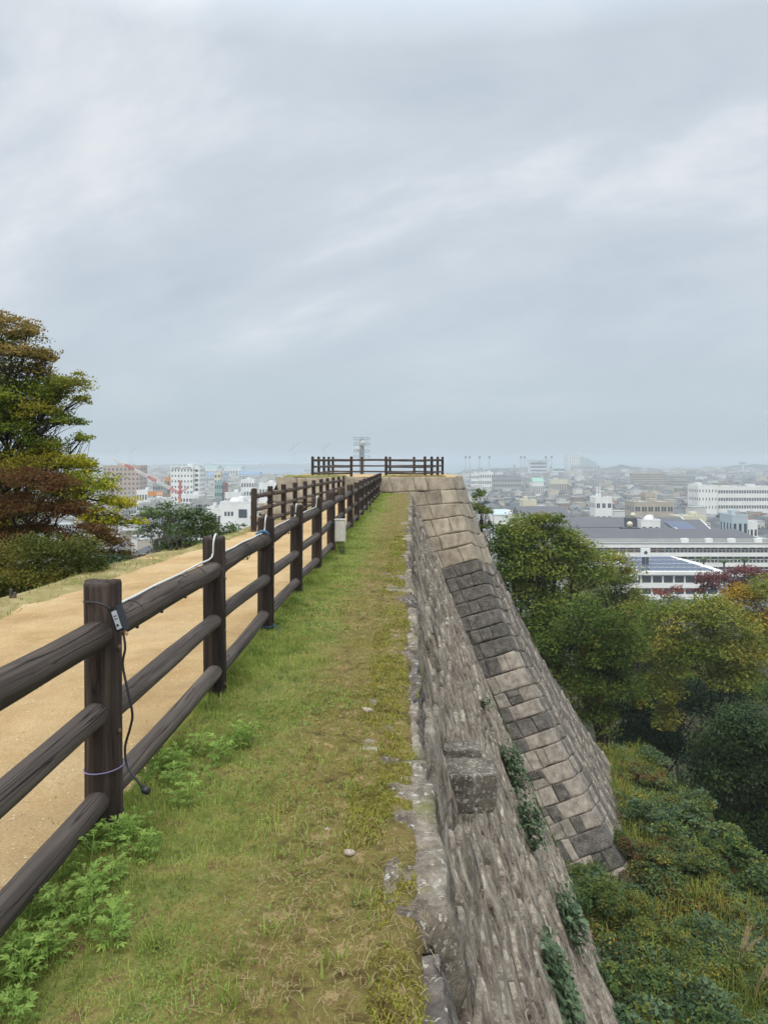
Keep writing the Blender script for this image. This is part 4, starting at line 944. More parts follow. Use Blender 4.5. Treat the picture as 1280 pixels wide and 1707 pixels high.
for (y0, y1, n, s_) in ((1.2, 3.5, 20000, .010), (3.5, 7, 16000, .015), (7, 16, 10000, .028)):
    x = -1.3 + 1.25 * rs.random(n) ** 1.1; y = y0 + (y1 - y0) * rs.random(n); p = np.stack([x, y, 0 * x], -1)
    k = rs.random(n) < np.clip(fbm(p * 3.1, 2, 64) * .9 + .35 - .5 * sstep(-.8, -.2, x), 0.02, 1); x, y = x[k], y[k]
    parts_.append(leaf_geo(np.stack([x, y, strip_z(x, y) + .006 + .018 * rs.random(len(x))], 1), s_, rs, 1.0, 'rhomb', .7))
V, F = joinp(parts_); tag(link('clover_weeds', npmesh('clover_weeds', V, F, LM['clover'])), 'tiny green weeds scattered through the grass', None, None, 'stuff')
parts_ = []
for (y0, y1, n, ln, w) in ((1.2, 3.5, 30000, .012, .0028), (3.5, 7, 22000, .014, .004), (7, 18, 20000, .02, .008)):
    x = -0.85 + 0.95 * rs.random(n) ** .7; y = y0 + (y1 - y0) * rs.random(n); p = np.stack([x, y, 0 * x], -1)
    zz = strip_z(x, y); ztop = zg(y) - 0.03
    k = (rs.random(n) < np.clip(fbm(p * 2.6, 3, 66) * 1.3 + .45, 0, 1)) & (zz > ztop); x, y = x[k], y[k]
    parts_.append(blades(x, y, strip_z(x, y) - .002, np.full(len(x), ln), w, rs, .9))
x = -0.25 + 0.40 * rs.random(34000); y = 1.2 + 15 * rs.random(34000) ** 1.5; p = np.stack([x, y, 0 * x], -1); x = x + lipx_(y) - 0.13
k = (fbm(p * np.array([5, 3.2, 1]), 3, 68) > .02 + .5 * sstep(-.06, .09, p[:, 0])) & (x < lipx_(y) - .015); x, y = x[k], y[k]
parts_.append(blades(x, y, np.maximum(strip_z(x, y), zg(y) - .012), np.full(len(x), .022), .004 + .0005 * y, rs, .9))
V, F = joinp(parts_); tag(link('moss', npmesh('moss', V, F, LM['moss'])), 'yellow-green moss cushions along the capstones', None, None, 'stuff')
n = 9000; y = 1.2 + 11 * rs.random(n) ** 1.7; x = -1.15 + 1.24 * rs.random(n) ** .55
k = vnoise(np.stack([x * 2.5, y * 2.5, 0 * x], -1), 71) > rs.uniform(-.7, .5, n) + np.where(x < -.5, .3, -.1); x, y = x[k], y[k]; n = len(x)
z = np.maximum(strip_z(x, y), zg(y) - .01) + .010; ln = rs.uniform(.012, .075, n); az = rs.uniform(0, 6.28, n); cv = rs.uniform(-.6, .6, n); K = 4
t = np.linspace(0, 1, K)[None]; a_ = az[:, None] + cv[:, None] * t
c = np.stack([x[:, None] + np.cumsum(np.cos(a_), 1) * ln[:, None] / K, y[:, None] + np.cumsum(np.sin(a_), 1) * ln[:, None] / K, z[:, None] + .016 * np.sin(np.pi * t) * rs.random((n, 1)) + .006 * rs.random((n, 1))], -1)
ww = .0005 + .0005 * rs.random(n) + .0002 * y / 3; sd = np.stack([-np.sin(a_), np.cos(a_), 0 * a_], -1) * ww[:, None, None]
V = np.concatenate([c + sd, c - sd], 1).reshape(-1, 3); i_ = np.arange(K - 1); F = (np.arange(n)[:, None, None] * 2 * K + np.stack([i_, i_ + 1, i_ + 1 + K, i_ + K], 1)[None]).reshape(-1, 4)
tag(link('dry_straw', npmesh('dry_straw', V, F, LM['straw'])), 'dry straw strewn over moss and capstones', None, None, 'stuff')
# grit and fallen leaves lying on the sandy path
n = 9000; x = rs.uniform(-4.4, -1.25, n); y = 2.0 + 11 * rs.random(n) ** 1.4
V, F = leaf_geo(np.stack([x, y, path_z(x, y) + .003], 1), .011, rs, 3.0, 'rhomb', .8)
tag(link('path_grit', npmesh('path_grit', V, F, [LM['straw'], M['pebble_']], False, (rs.random(len(F)) < .6).astype(int))), 'small grit scattered on the sandy path', None, None, 'stuff')
# verge grass
rs = np.random.default_rng(91); n = 26000; x = rs.uniform(-6.4, -3.7, n); y = 5 + 33 * rs.random(n) ** 1.3; p = np.stack([x, y, 0 * x], -1)
k = (verge_z(x, y) > path_z(x, y) - 0.03) | (x < -5.0); k &= rs.random(n) < np.clip(.5 + fbm(p * 1.1, 2, 72), .15, 1); x, y = x[k], y[k]
V, F = blades(x, y, verge_z(x, y) - .01, np.full(len(x), .07), .011, rs, .9)
tag(link('verge_grass', npmesh('verge_grass', V, F, [LM['straw'], LM['grass']], False, (rs.random(len(F)) < .55).astype(int))), 'dry grass of the verge left of the path', None, None, 'stuff')

# mugwort plants at the fence foot
def mug_leaf(ln, rs):
    """one deeply lobed leaf pointing along +X"""
    lob = [(1.0, 0, .50, .20)] + [(f, s_ * a_, l_, w_) for s_ in (1, -1) for f, a_, l_, w_ in ((.62, .70, .42, .15), (.34, .90, .32, .12))]
    V, F, b = [], [], 0
    for f, ang, l_, w_ in lob:
        bx = (f - .32) * ln if ang == 0 else f * ln * .8; d = np.array([math.cos(ang), math.sin(ang), 0]); s_ = np.array([-d[1], d[0], 0]); o = np.array([bx if ang else ln * .45, 0, 0])
        l2, w2 = l_ * ln * 1.15, w_ * ln
        pts = [o, o + d * l2 * .35 + s_ * w2 * .5 + [0, 0, .05 * ln], o + d * l2 * .75 + s_ * w2 * .42 + [0, 0, .04 * ln], o + d * l2 - [0, 0, .04 * ln], o + d * l2 * .75 - s_ * w2 * .42 + [0, 0, .04 * ln], o + d * l2 * .35 - s_ * w2 * .5 + [0, 0, .05 * ln]]
        V += pts; F += [(b, b + 3, b + 2, b + 1), (b, b + 5, b + 4, b + 3)]; b += 6
    V += [np.array([-.1 * ln, .02 * ln, 0]), np.array([-.1 * ln, -.02 * ln, 0]), np.array([.6 * ln, -.03 * ln, 0]), np.array([.6 * ln, .03 * ln, 0])]; F.append((b, b + 1, b + 2, b + 3))
    V = np.array(V); V[:, 2] -= 0.55 * (V[:, 0] / ln) ** 2 * ln * rs.uniform(.1, .6); return V, np.array(F)
def mug_mesh(seed, nl, ht):
    rs = np.random.default_rng(seed); ps = []; st = []
    for i in range(nl):
        V, F = mug_leaf(rs.uniform(.045, .075), rs); az = i * 2.4 + rs.uniform(-.4, .4); el = rs.uniform(.1, .9); V = V + [.018, 0, 0]
        ce, se = math.cos(el), math.sin(el); x_, z_ = V[:, 0] * ce - V[:, 2] * se, V[:, 0] * se + V[:, 2] * ce; ca, sa = math.cos(az), math.sin(az)
        ps.append((np.stack([x_ * ca - V[:, 1] * sa, x_ * sa + V[:, 1] * ca, z_ + ht * (i + 1) / nl], 1), F))
    V, F = joinp(ps); me1 = npmesh('leaves', V, F, LM['mug'])
    V, F = tubes_np([(np.array([[0, 0, -.02], [.004, .003, ht * .5], [0, .004, ht]]), np.array([.004, .003, .002]), 5)]); return me1, npmesh('stem', V, F, LM['mug'])
MUG = [mug_mesh(700 + i, 7 + i * 2, .05 + .02 * i) for i in range(5)]
def ground_hit(px, py):
    d = 3.0
    for _ in range(30): d = (EYE - zgf(d)) * FPX / (py - 765)
    return (px - 670) / FPX * d, d
rs = np.random.default_rng(123); spots = []
def where(cx, cy):
    if cy < 1100: return 'at the foot of the third fence post'
    if cy < 1340: return 'between the first and second fence posts' if cx > 250 else 'right beside the foot of the nearest fence post'
    if cx > 160 and cy < 1520: return 'just in front of the nearest fence post'
    return 'under the lowest rail at the lower left' if cy < 1600 else 'in the lower left corner of the grass'
for (cx, cy, sx_, sy_, n) in ((170, 1420, 42, 20, 8), (90, 1480, 55, 36, 9), (60, 1560, 60, 36, 9), (30, 1640, 35, 40, 6), (190, 1490, 40, 25, 4), (260, 1290, 30, 25, 9), (340, 1275, 45, 16, 6), (300, 1325, 34, 16, 5), (235, 1430, 30, 20, 6), (400, 1255, 14, 8, 3), (470, 1035, 14, 6, 4), (420, 1095, 12, 8, 3), (180, 1560, 40, 30, 5), (80, 1620, 30, 20, 5), (500, 1010, 8, 4, 3), (20, 1700, 30, 20, 4)):
    for _ in range(n): spots.append((cx + rs.standard_normal() * sx_ * .7, cy + rs.standard_normal() * sy_ * .7, where(cx, cy)))
for i, (px, py, wh) in enumerate(spots):
    x, y = ground_hit(px, py)
    if y < 1.3: continue
    z = float(strip_z(np.array([x]), np.array([y]))[0]) if x > -1.35 else float(path_z(np.array([x]), np.array([y]))[0])
    a_, b_ = MUG[i % 5]; o = tag(empty('mugwort_plant', (x, y, z - .005), rs.uniform(0, 6.28)), 'bright green lobed-leaf weed ' + wh, 'weed', 'mugwort weeds ' + wh)
    s_ = rs.uniform(.55, 1.0); o.scale = (s_, s_, s_); o.rotation_euler = (rs.uniform(-.25, .25), rs.uniform(-.25, .25), rs.uniform(0, 6.28))
    link('leaves', a_, o); link('stem', b_, o)
TF = [(565, 1615, .085, 'grass tuft with broad blades standing alone in the moss at the bottom'), (583, 1325, .07, 'grass tuft in the mossy middle of the strip beyond the pebble'), (600, 1280, .06, 'small grass tuft nearest the capstones'), (470, 1430, .06, 'thin grass tuft in the middle of the strip'),
      (300, 1640, .10, 'long-bladed grass tuft in the lower left of the strip'), (380, 1690, .11, 'arching long-bladed grass tuft at the bottom of the strip'), (610, 1500, .05, 'short grass tuft beside the straw'), (240, 1600, .10, 'grass tuft among the lobed weeds'), (455, 1560, .07, 'grass tuft left of the broad-bladed one')]
for i, (px, py, ln, lab) in enumerate(TF):
    x, y = ground_hit(px, py); tuft('grass_tuft', lab, 'grass tuft', (x, y, float(strip_z(np.array([x]), np.array([y]))[0]) - .005), 12 if i else 9, ln, .006 if i else .010, LM['grass'], 400 + i, 'grass tufts on the strip', lean=(.1, .8))
# undergrowth in the shade below the slope trees
rs = np.random.default_rng(17); n = 30000; x = rs.uniform(4, 75, n); y = rs.uniform(40, 150, n); g_ = ground_z(x, y); k = ((x > 16.5) | (y > 50)) & (g_ > PLAIN + .5); x, y, g_ = x[k], y[k], g_[k]
V, F = leaf_geo(np.stack([x, y, g_ + 5 * rs.random(len(x)) ** 1.5 * (0.4 + 0.6 * np.clip(fbm(np.stack([x, y, 0 * x], -1) * .15, 2, 3) + .5, 0, 1))], 1), .55, rs, .5)
tag(link('undergrowth', npmesh('undergrowth', V, F, LM['dark'])), 'dark undergrowth in the shade of the slope trees', None, None, 'stuff')
# ------------------------------------------------------------------ the town
M['white'] = plain('white_paint', '#eeede8', 0.7, var=0.15, scale=0.15); M['cream'] = plain('cream_render', '#d8d0b4', 0.8, var=0.12, scale=0.2); M['beige'] = plain('beige_concrete', '#b5aa98', 0.85, var=0.2, scale=0.2)
M['greyw'] = plain('grey_render', '#a9a9a4', 0.85, var=0.2, scale=0.2); M['pinkbrown'] = plain('pinkish_brown_tile', '#b5a090', 0.8, var=0.1, scale=0.2); M['brownpanel'] = plain('brown_panel', '#6b4f3f', 0.7)
M['roofg'] = plain('dark_grey_sheet_roof', '#5a595b', 0.6, var=0.15, scale=0.1); M['roofb'] = plain('black_roof_box', '#3c3d40', 0.6); M['glass'] = plain('dark_window_glass', '#39424a', 0.25, 0.6, var=0.3, scale=0.5)
M['solar'] = plain('solar_panel', '#46546e', 0.3, 0.5); M['tealroof'] = plain('teal_sheet_roof', '#8aa8a4', 0.6); M['blue'] = plain('blue_sheet', '#6f8fae', 0.6); M['lightblue'] = plain('pale_blue_sheet', '#b6c3c8', 0.6)
M['redpaint'] = plain('red_crane_paint', '#c2453a', 0.5); M['orange'] = plain('orange_paint', '#d58a35', 0.6); M['steel'] = plain('pale_steel', '#a7adb0', 0.5); M['black'] = plain('black_print', '#1c1c1e', 0.6)
M['pinkp'] = plain('pink_print', '#d06a7a', 0.6); M['whitemetal'] = plain('white_metal', '#d9d8d2', 0.45, 0.5); M['greenroof'] = plain('pale_green_sheet_roof', '#8fb3a0', 0.6); M['brick'] = plain('red_brick', '#8d5a4a', 0.85)
a = NM('tiled_roofs'); v = a.coord('Object', rnd=True)
c = a.ramp(a.rnd(), [(0.0, '#4d5053'), (0.35, '#66686a'), (0.6, '#55524f'), (0.78, '#7b7c7c'), (0.88, '#7a5a4c'), (1.0, '#8b8781')], 'CONSTANT')
M['tile'] = a.fin(a.mix(0.3, c, a.ramp(a.noise(v, 1.2, 3), [(0.3, 0.6), (0.7, 1.0)]), 'MULTIPLY'), 0.7)
a = NM('house_walls'); c = a.ramp(a.rnd(), [(0.0, '#c9c6bd'), (0.2, '#b7ab98'), (0.4, '#d6d5cf'), (0.55, '#9d9a94'), (0.7, '#cbbfa6'), (0.85, '#8a7a6a'), (1.0, '#dcdcd8')], 'CONSTANT')
M['housewall'] = a.fin(c, 0.85)

def bx(px, d): return (px - 670) / FPX * d
def zt(py, d): return EYE - (py - 765) / FPX * d
def building(name, label, px0, px1, ytop, d, depth=14, wall='white', floors=3, bays=8, frac=(0.55, 0.5), single=False, roof='flat', roofm='greyw', base=PLAIN, rz=0.0, cat='building', group=None, ybot=None, side=True, glass='glass', band=False):
    w_ = bx(px1, d) - bx(px0, d); H = zt(ytop, d) - base; root = tag(empty(name, ((bx(px0, d) + bx(px1, d)) / 2, d, base), rz), label, cat, group)
    m = MB(); m.box(-w_/2, w_/2, 0, depth, -1, H); m.build('wall', M[wall], root)
    z0 = 1.0 if ybot is None else zt(ybot, d) - base; fh = (H - 0.9 - z0) / floors; bw = w_ / bays; J = MB()
    for f in range(floors):
        if band:
            J.box(-w_/2 + 0.6, w_/2 - 0.6, -0.06, 0.02, z0 + f * fh + fh * .32, z0 + f * fh + fh * .85); continue
        for b in range(bays):
            x0 = -w_/2 + bw * (b + .5 - frac[0] / 2); zz = z0 + fh * (f + .5 - frac[1] / 2)
            if single:
                m = MB(); m.box(x0, x0 + bw * frac[0], -0.05, 0.02, zz, zz + fh * frac[1]); wo_ = m.build('window', M[glass], root)
                m = MB(); m.box(x0 + bw * frac[0] * .47, x0 + bw * frac[0] * .53, -0.09, -0.05, zz, zz + fh * frac[1]); m.build('frame', M['whitemetal'], wo_)
            else: J.box(x0, x0 + bw * frac[0], -0.06, 0.02, zz, zz + fh * frac[1])
        if side:
            for b in range(max(1, int(depth / 4))):
                for sx_ in (-1, 1):
                    x_ = sx_ * w_ / 2; y_ = 1.2 + b * 4; zz = z0 + fh * (f + .5 - frac[1] / 2)
                    if y_ + 1.6 < depth: J.box(x_ - .05, x_ + .05, y_, y_ + 1.6, zz, zz + fh * frac[1])
    if J.v: tag(J.build('window_rows', M[glass], root), kind='stuff')
    if roof == 'flat':
        m = MB(); t_ = 0.35
        for (a0, a1, b0, b1) in ((-w_/2 - .1, w_/2 + .1, -.1, t_), (-w_/2 - .1, w_/2 + .1, depth - t_, depth + .1), (-w_/2 - .1, -w_/2 + t_, t_ + .002, depth - t_ - .002), (w_/2 - t_, w_/2 + .1, t_ + .002, depth - t_ - .002)): m.box(a0, a1, b0, b1, H - .25, H + .6)
        m.build('parapet', M[wall], root)
        m = MB(); m.box(-w_/2 + t_ + .01, w_/2 - t_ - .01, t_ + .01, depth - t_ - .01, H - .1, H + .05); m.build('roof', M[roofm], root)
        rs = random.Random(int(px0 * 7 + ytop)); 
        m = MB(); a0 = rs.uniform(-.3, .2) * w_; m.box(a0, a0 + min(6, w_ * .22), depth * .4, depth * .75, H, H + 2.6); m.build('stair_head', M[wall], root)
        for k in range(3 + int(w_ > 20) * 4):
            m = MB(); a0 = rs.uniform(-.46, .4) * w_; b0 = rs.uniform(.1, .8) * depth; s0 = rs.uniform(.6, 1.5); m.box(a0, a0 + s0, b0, b0 + s0, H + .04, H + .3 + s0 * rs.uniform(.6, 1.3)); m.build('roof_unit', M['greyw' if k % 2 else 'steel'], root)
        m = MB(); a0 = rs.uniform(-.4, .4) * w_; m.tube([(a0, depth * .3, H), (a0, depth * .3, H + rs.uniform(2.5, 5))], .07, 4); m.build('aerial', M['steel'], root)
    elif roof in ('gable', 'hip'):
        o_ = 0.6; rh = min(6, depth * .22); ins = depth * .5 if roof == 'hip' else 0
        m = MB(); m.add([(-w_/2 - o_, -o_, H), (w_/2 + o_, -o_, H), (w_/2 + o_, depth + o_, H), (-w_/2 - o_, depth + o_, H), (-w_/2 - o_ + ins, depth / 2, H + rh), (w_/2 + o_ - ins, depth / 2, H + rh)], [(0, 1, 5, 4), (2, 3, 4, 5), (1, 2, 5), (3, 0, 4), (3, 2, 1, 0)])
        m.build('roof', M[roofm], root)
    return root

# ---- the school below the right-hand trees
d = 352
school = tag(empty('school_building', (bx(1130, d), d, PLAIN)), 'long white three-storey school block with rows of windows and grey roof', 'building')
X0, X1 = bx(930, d) - bx(1130, d), bx(1285, d) - bx(1130, d)
def sz(py): return zt(py, d) - PLAIN
m = MB(); m.box(X0, X1, 0, 16, -1, sz(902)); m.build('wall', M['greyw'], school)
for (ya, yb, pr) in ((906, 912, 2.2), (921, 927, 1.8), (938, 944, 1.8), (955, 960, 1.8)):
    m = MB(); m.box(X0 - .5, X1 + .5, -pr, -.002, sz(yb), sz(ya)); m.build('balcony_band', M['white'], school)
for (ya, yb) in ((913, 920.5), (928, 937.5), (945, 954)):
    n = 28
    for b in range(n):
        xa = X0 + (X1 - X0) * (b + .12) / n; xb = X0 + (X1 - X0) * (b + .88) / n; pxm = 930 + 355 * (b + .5) / n
        brown = pxm < 1120 and b % 3 != 2
        m = MB(); m.box(xa, xb, -.12, -.004, sz(yb), sz(ya)); w_ = m.build('window', M['brownpanel'] if brown else M['glass'], school)
        m = MB(); m.box(xa, xb, -.2, -.124, sz(yb) + (sz(ya) - sz(yb)) * .48, sz(yb) + (sz(ya) - sz(yb)) * .58)
        if not brown: m.box((xa + xb) / 2 - .12, (xa + xb) / 2 + .12, -.2, -.124, sz(yb), sz(yb) + (sz(ya) - sz(yb)) * .478); 
        m.build('frame', M['white'], w_)
m = MB(); m.box(X0, X1, -2.5, 4, sz(905.5), sz(904)); m.box(X0, X1, 1, 16, sz(903.9), sz(899)); m.build('upper_deck', M['greyw'], school)
xa, xb = bx(925, d) - bx(1130, d), bx(1255, d) - bx(1130, d)
m = MB(); m.add([(xa, 3, sz(898.6)), (xb + 4, 3, sz(898.6)), (xb, 19, sz(888)), (xa, 19, sz(888)), (xb + 4, 34, sz(898)), (xa, 34, sz(898))], [(0, 1, 2, 3), (3, 2, 4, 5)]); m.build('roof', M['roofg'], school)
for pxa in (1140, 1180, 1218, 1262):
    m = MB(); q_ = bx(pxa, d) - bx(1130, d); m.box(q_ - 1.6, q_ + 1.6, -1.2, .9, sz(904), sz(897.5)); m.build('roof_vent', M['white'], school)
def roof_hall(label, px0, px1, yfront, yridge, d, dep, wall='greyw', solar=False):
    w0, w1 = bx(px0, d), bx(px1, d); cx_ = (w0 + w1) / 2; root = tag(empty('school_hall', (cx_, d, PLAIN)), label, 'building', 'school halls'); hw = (w1 - w0) / 2
    zf_, zr_ = zt(yfront, d) - PLAIN, zt(yridge, d + dep / 2) - PLAIN
    m = MB(); m.box(-hw, hw, 0, dep, -1, zf_); m.build('wall', M[wall], root)
    m = MB(); m.add([(-hw - .5, -.8, zf_ + .05), (hw + .5, -.8, zf_ + .05), (hw + .5, dep / 2, zr_), (-hw - .5, dep / 2, zr_), (hw + .5, dep + .8, zf_ + .05), (-hw - .5, dep + .8, zf_ + .05)], [(0, 1, 2, 3), (3, 2, 4, 5), (1, 4, 2), (0, 3, 5)]); rf = m.build('roof', M['roofg'], root)
    for sx_ in (-1, 1):
        m = MB(); m.tube([(sx_ * (hw + .5), -.8, zf_ + .15), (sx_ * (hw + .5), dep / 2, zr_ + .12), (sx_ * (hw + .5), dep + .8, zf_ + .15)], .35, 4); m.build('verge_board', M['white'], rf)
    if solar:
        sl = (zr_ - zf_) / (dep / 2 + .8)
        m = MB(); m.add([(-hw * .45, dep * .12, zf_ + .2 + sl * dep * .18), (hw * .5, dep * .12, zf_ + .2 + sl * dep * .18), (hw * .3, dep * .4, zf_ + .2 + sl * dep * .46), (-hw * .6, dep * .4, zf_ + .2 + sl * dep * .46)], [(0, 1, 2, 3)]); m.build('solar_array', M['solar'], rf)
    return root
roof_hall('wide dark grey hall roof behind the school block, nearest of the roofs', 905, 1140, 893, 880, 405, 30)
roof_hall('wide dark grey hall roof with light ridge behind the nearest hall roof', 905, 1150, 879, 862, 450, 34)
roof_hall('dark hall roof with a pale solar array and white verge boards', 1108, 1192, 893, 866, 415, 46, 'white', True)
building('hall_annex', 'small white annex block carrying the white observatory dome', 1068, 1100, 868, 425, 14, 'white', 2, 3, side=False)
def dome(label, px, py, r_px, d, mat, name='dome', cat='dome', base_h=None):
    c_ = P(px, py, d); r = r_px / FPX * d; m = MB(); prof = [(r, 0)] + [(r * math.cos(a_), r * math.sin(a_)) for a_ in np.linspace(.15, 1.5, 8)]
    o = empty(name, c_); tag(o, label, cat); m.lathe(prof, 20); m.build('shell', M[mat], o, True)
    m = MB(); m.lathe([(r * 1.06, -r * .25), (r * 1.06, 0)], 20); m.build('ring', M['white'], o, True)
    for k in range(5):
        a0 = k * math.pi / 5; m = MB(); m.tube([(r * 1.005 * math.cos(t_) * math.cos(a0), r * 1.005 * math.cos(t_) * math.sin(a0), r * 1.005 * math.sin(t_)) for t_ in np.linspace(0, math.pi, 13)], r * .02, 4); m.build('rib', M['whitemetal'], o)
dome('white observatory dome on the school annex roof', 1080, 867, 8, 430, 'white')
def tank(label, px, py, w_px, d, rp):
    c_ = P(px, py, d); s_ = d / FPX; o = tag(empty('water_tank', c_), label, 'water tank', 'water tanks on the school roof'); w_ = w_px * s_
    m = MB(); m.box(-w_, w_, 0, w_ * 1.5, -2.5, 13 * s_); m.build('plinth', M['roofb'], o); r = rp * s_
    m = MB(); m.lathe([(r * math.cos(a_), r * math.sin(a_)) for a_ in np.linspace(-1.5, 1.5, 11)], 18, (0, w_ * .7, 13 * s_ + r)); t_ = m.build('sphere', M['cream'], o, True)
    m = MB(); m.lathe([(r * 1.02, -.1), (r * 1.02, .1)], 18, (0, w_ * .7, 13 * s_ + r)); m.build('seam', M['beige'], t_)
tank('round cream water tank on a black plinth, nearest on the school roof', 1052, 893, 14, 392, 5)
tank('round cream water tank on a black plinth, behind the nearest one', 1057, 877, 12, 432, 4.5)
# low solar-roofed building
d = 306; low = tag(empty('low_hall', (bx(1122, d), d, PLAIN)), 'low white hall with solar panels on its roof in front of the school', 'building'); hw = (bx(1204, d) - bx(1040, d)) / 2
def lz(py): return zt(py, d) - PLAIN
m = MB(); m.box(-hw + 1.5, hw - 1.5, 0, 22, -1, lz(958)); m.build('wall', M['white'], low)
m = MB(); m.add([(-hw, -2, lz(957)), (hw, -2, lz(957)), (hw, 24, lz(957)), (-hw, 24, lz(957)), (-hw + 1, 24, lz(940)), (hw - 12, 24, lz(940)), (-hw, -2, lz(951.5)), (hw, -2, lz(951.5)), (hw, 24, lz(951.5)), (-hw, 24, lz(951.5))], [(3, 2, 1, 0), (0, 1, 7, 6), (1, 2, 8, 7), (2, 3, 9, 8), (3, 0, 6, 9), (6, 7, 5, 4), (7, 8, 5), (9, 6, 4), (8, 9, 4, 5)]); lr = m.build('roof', M['white'], low)
nn_ = 0
for r_ in range(4):
    for c_i in range(14):
        f0, f1 = (r_ + .1) / 4.2 + .02, (r_ + .92) / 4.2 + .02; xl = lambda f, t_: (-hw + 2) * (1 - t_) + (hw - 3 - 11 * f) * t_
        y_ = lambda f: -2 + 26 * f; z_ = lambda f: lz(951.5) + (lz(940) - lz(951.5)) * f + .25
        t0, t1 = (c_i + .06) / 14, (c_i + .94) / 14; m = MB(); m.add([(xl(f0, t0), y_(f0), z_(f0)), (xl(f0, t1), y_(f0), z_(f0)), (xl(f1, t1), y_(f1), z_(f1)), (xl(f1, t0), y_(f1), z_(f1))], [(0, 1, 2, 3)]); m.build('solar_panel', M['solar'], lr)
for k in range(8):
    xa = -hw + 2.2 + (2 * hw - 4.4) * k / 8; m = MB(); m.box(xa + .5, xa + (2 * hw - 4.4) / 8 - .3, -.15, -.01, lz(971), lz(960)); m.build('window', M['glass'], low)
    m = MB(); m.box(xa + .5, xa + (2 * hw - 4.4) / 8 - .3, -.15, -.01, lz(990), lz(981)); m.build('window', M['glass'], low)
for (ya, yb) in ((972.5, 979), (991, 998)):
    m = MB(); m.box(-hw + .5, hw - .5, -1.6, -.16, lz(yb), lz(ya)); m.build('balcony_band', M['white'], low)
sg = tag(empty('emblem_tower', P(1075, 941, 316)), 'white rooftop sign with a black flower emblem on dark legs', 'sign'); s_ = 316 / FPX
m = MB(); m.box(-7.5 * s_, 7.5 * s_, -.6, .6, 13 * s_, 27 * s_); pn = m.build('sign_panel', M['white'], sg)
# petals are discs standing upright on the panel
m = MB()
for k in range(5):
    a_ = math.pi / 2 + k * 2 * math.pi / 5; cx_, cz_ = 1.8 * s_ * math.cos(a_), 20 * s_ + 1.8 * s_ * math.sin(a_); b0 = len(m.v)
    m.v += [(cx_ + 1.35 * s_ * math.cos(t_), -.66, cz_ + 1.35 * s_ * math.sin(t_)) for t_ in np.linspace(0, 2 * math.pi, 12, endpoint=False)]; m.f.append(tuple(range(b0, b0 + 12))[::-1]); m.m.append(0)
m.build('emblem', M['black'], pn)
for sx_ in (-1, 1): m = MB(); m.box(sx_ * 3 * s_ - 2 * s_, sx_ * 3 * s_ + 2 * s_, -.5, .5, -2, 13 * s_ - .01); m.build('leg', M['roofb'], sg)
bn = tag(empty('banner', P(1052, 968, 303)), 'white banner with pink lettering hung on the low hall', 'banner'); s_ = 303 / FPX
m = MB(); m.box(-11 * s_, 11 * s_, -.1, .1, 0, 19 * s_); m.build('cloth', M['white'], bn)
for k in range(8):      # a line of pink characters, too small in the photograph to read: strokes only
    m = MB(); xx = (-9.6 + k * 2.5) * s_; m.box(xx, xx + 1.9 * s_, -.16, -.11, 15.2 * s_, 15.9 * s_); m.box(xx + .7 * s_, xx + 1.2 * s_, -.16, -.11, 13 * s_, 15.19 * s_); m.box(xx, xx + 1.9 * s_, -.16, -.11, 16.4 * s_, 17 * s_); m.build('character', M['pinkp'], bn)
m = MB(); m.box(2 * s_, 9 * s_, -.16, -.11, 2 * s_, 11 * s_); m.build('printed_picture', M['lightblue'], bn)
# palms in front of the school
for i, (px, py) in enumerate([(1172, 940), (1206, 942), (1240, 940)]):
    d = 322; c_ = P(px, py, d); root = tag(empty('palm_tree', (c_.x, d, PLAIN)), ['palm tree in front of the school, beside the low hall', 'middle palm tree of the three in front of the school', 'palm tree in front of the school, furthest from the low hall'][i], 'palm tree', 'palms in front of the school')
    h_ = c_.z - PLAIN; V, F = tubes_np([(np.array([[0, 0, -.5], [.2, 0, h_ * .5], [0, 0, h_]]), np.array([.5, .4, .35]), 8)]); link('trunk', npmesh('trunk', V, F, M['bark_grey'], True), root)
    rs = np.random.default_rng(i); ps = [ribbon((0, 0, h_), rs.uniform(0, 6.28), rs.uniform(3.2, 4.4), rs.uniform(.5, 1.35), 0.7, rs) for _ in range(46)]; V, F = joinp(ps); link('crown', npmesh('crown', V, F, LM['shrub']), root)

building('concrete_block', 'beige concrete office block with wide window bands beyond the school roofs', 1057, 1122, 838, 560, 24, 'beige', 3, 6, (.7, .45), True)
building('concrete_tower', 'beige stair tower behind the concrete office block', 1076, 1092, 823, 580, 12, 'beige', 4, 2)
b = building('chimney_house', 'white building carrying two tall white chimneys', 992, 1020, 830, 540, 16, 'white', 3, 3, (.6, .35), True)
for px in (997, 1001.5):
    m = MB(); q_ = bx(px, 540) - bx(1006, 540); m.tube([(q_, 4, zt(832, 540) - PLAIN), (q_, 4, zt(811, 540) - PLAIN)], [.55, .5], 10); m.build('chimney', M['white'], b)
building('cream_block', 'plain cream block with few windows near the temple roof', 872, 894, 835, 520, 18, 'cream', 1, 2, (.4, .2))
building('flat_shop', 'low pale flat-roofed shop beside the cream block', 895, 930, 845, 515, 22, 'greyw', 1, 6)
building('warehouse', 'wide grey gable-roofed warehouse in front of the cream block', 868, 950, 863, 470, 40, 'cream', 1, 8, roof='gable', roofm='roofg')
building('flat_store', 'white flat-roofed store beside the small temple roof', 818, 868, 860, 480, 26, 'white', 1, 6)
building('skylight_hall', 'low hall with a bright glazed roof beside the temple roof', 824, 846, 858, 475, 14, 'white', 1, 8, roof='gable', roofm='lightblue')
building('temple', 'temple with steep dark hipped roof near the bastion corner', 806, 836, 846, 530, 22, 'beige', 1, 5, roof='hip', roofm='tile')
building('cream_house', 'low cream building with small stair head beyond the hall with solar array', 1130, 1176, 862, 480, 18, 'cream', 1, 8, (.6, .5))
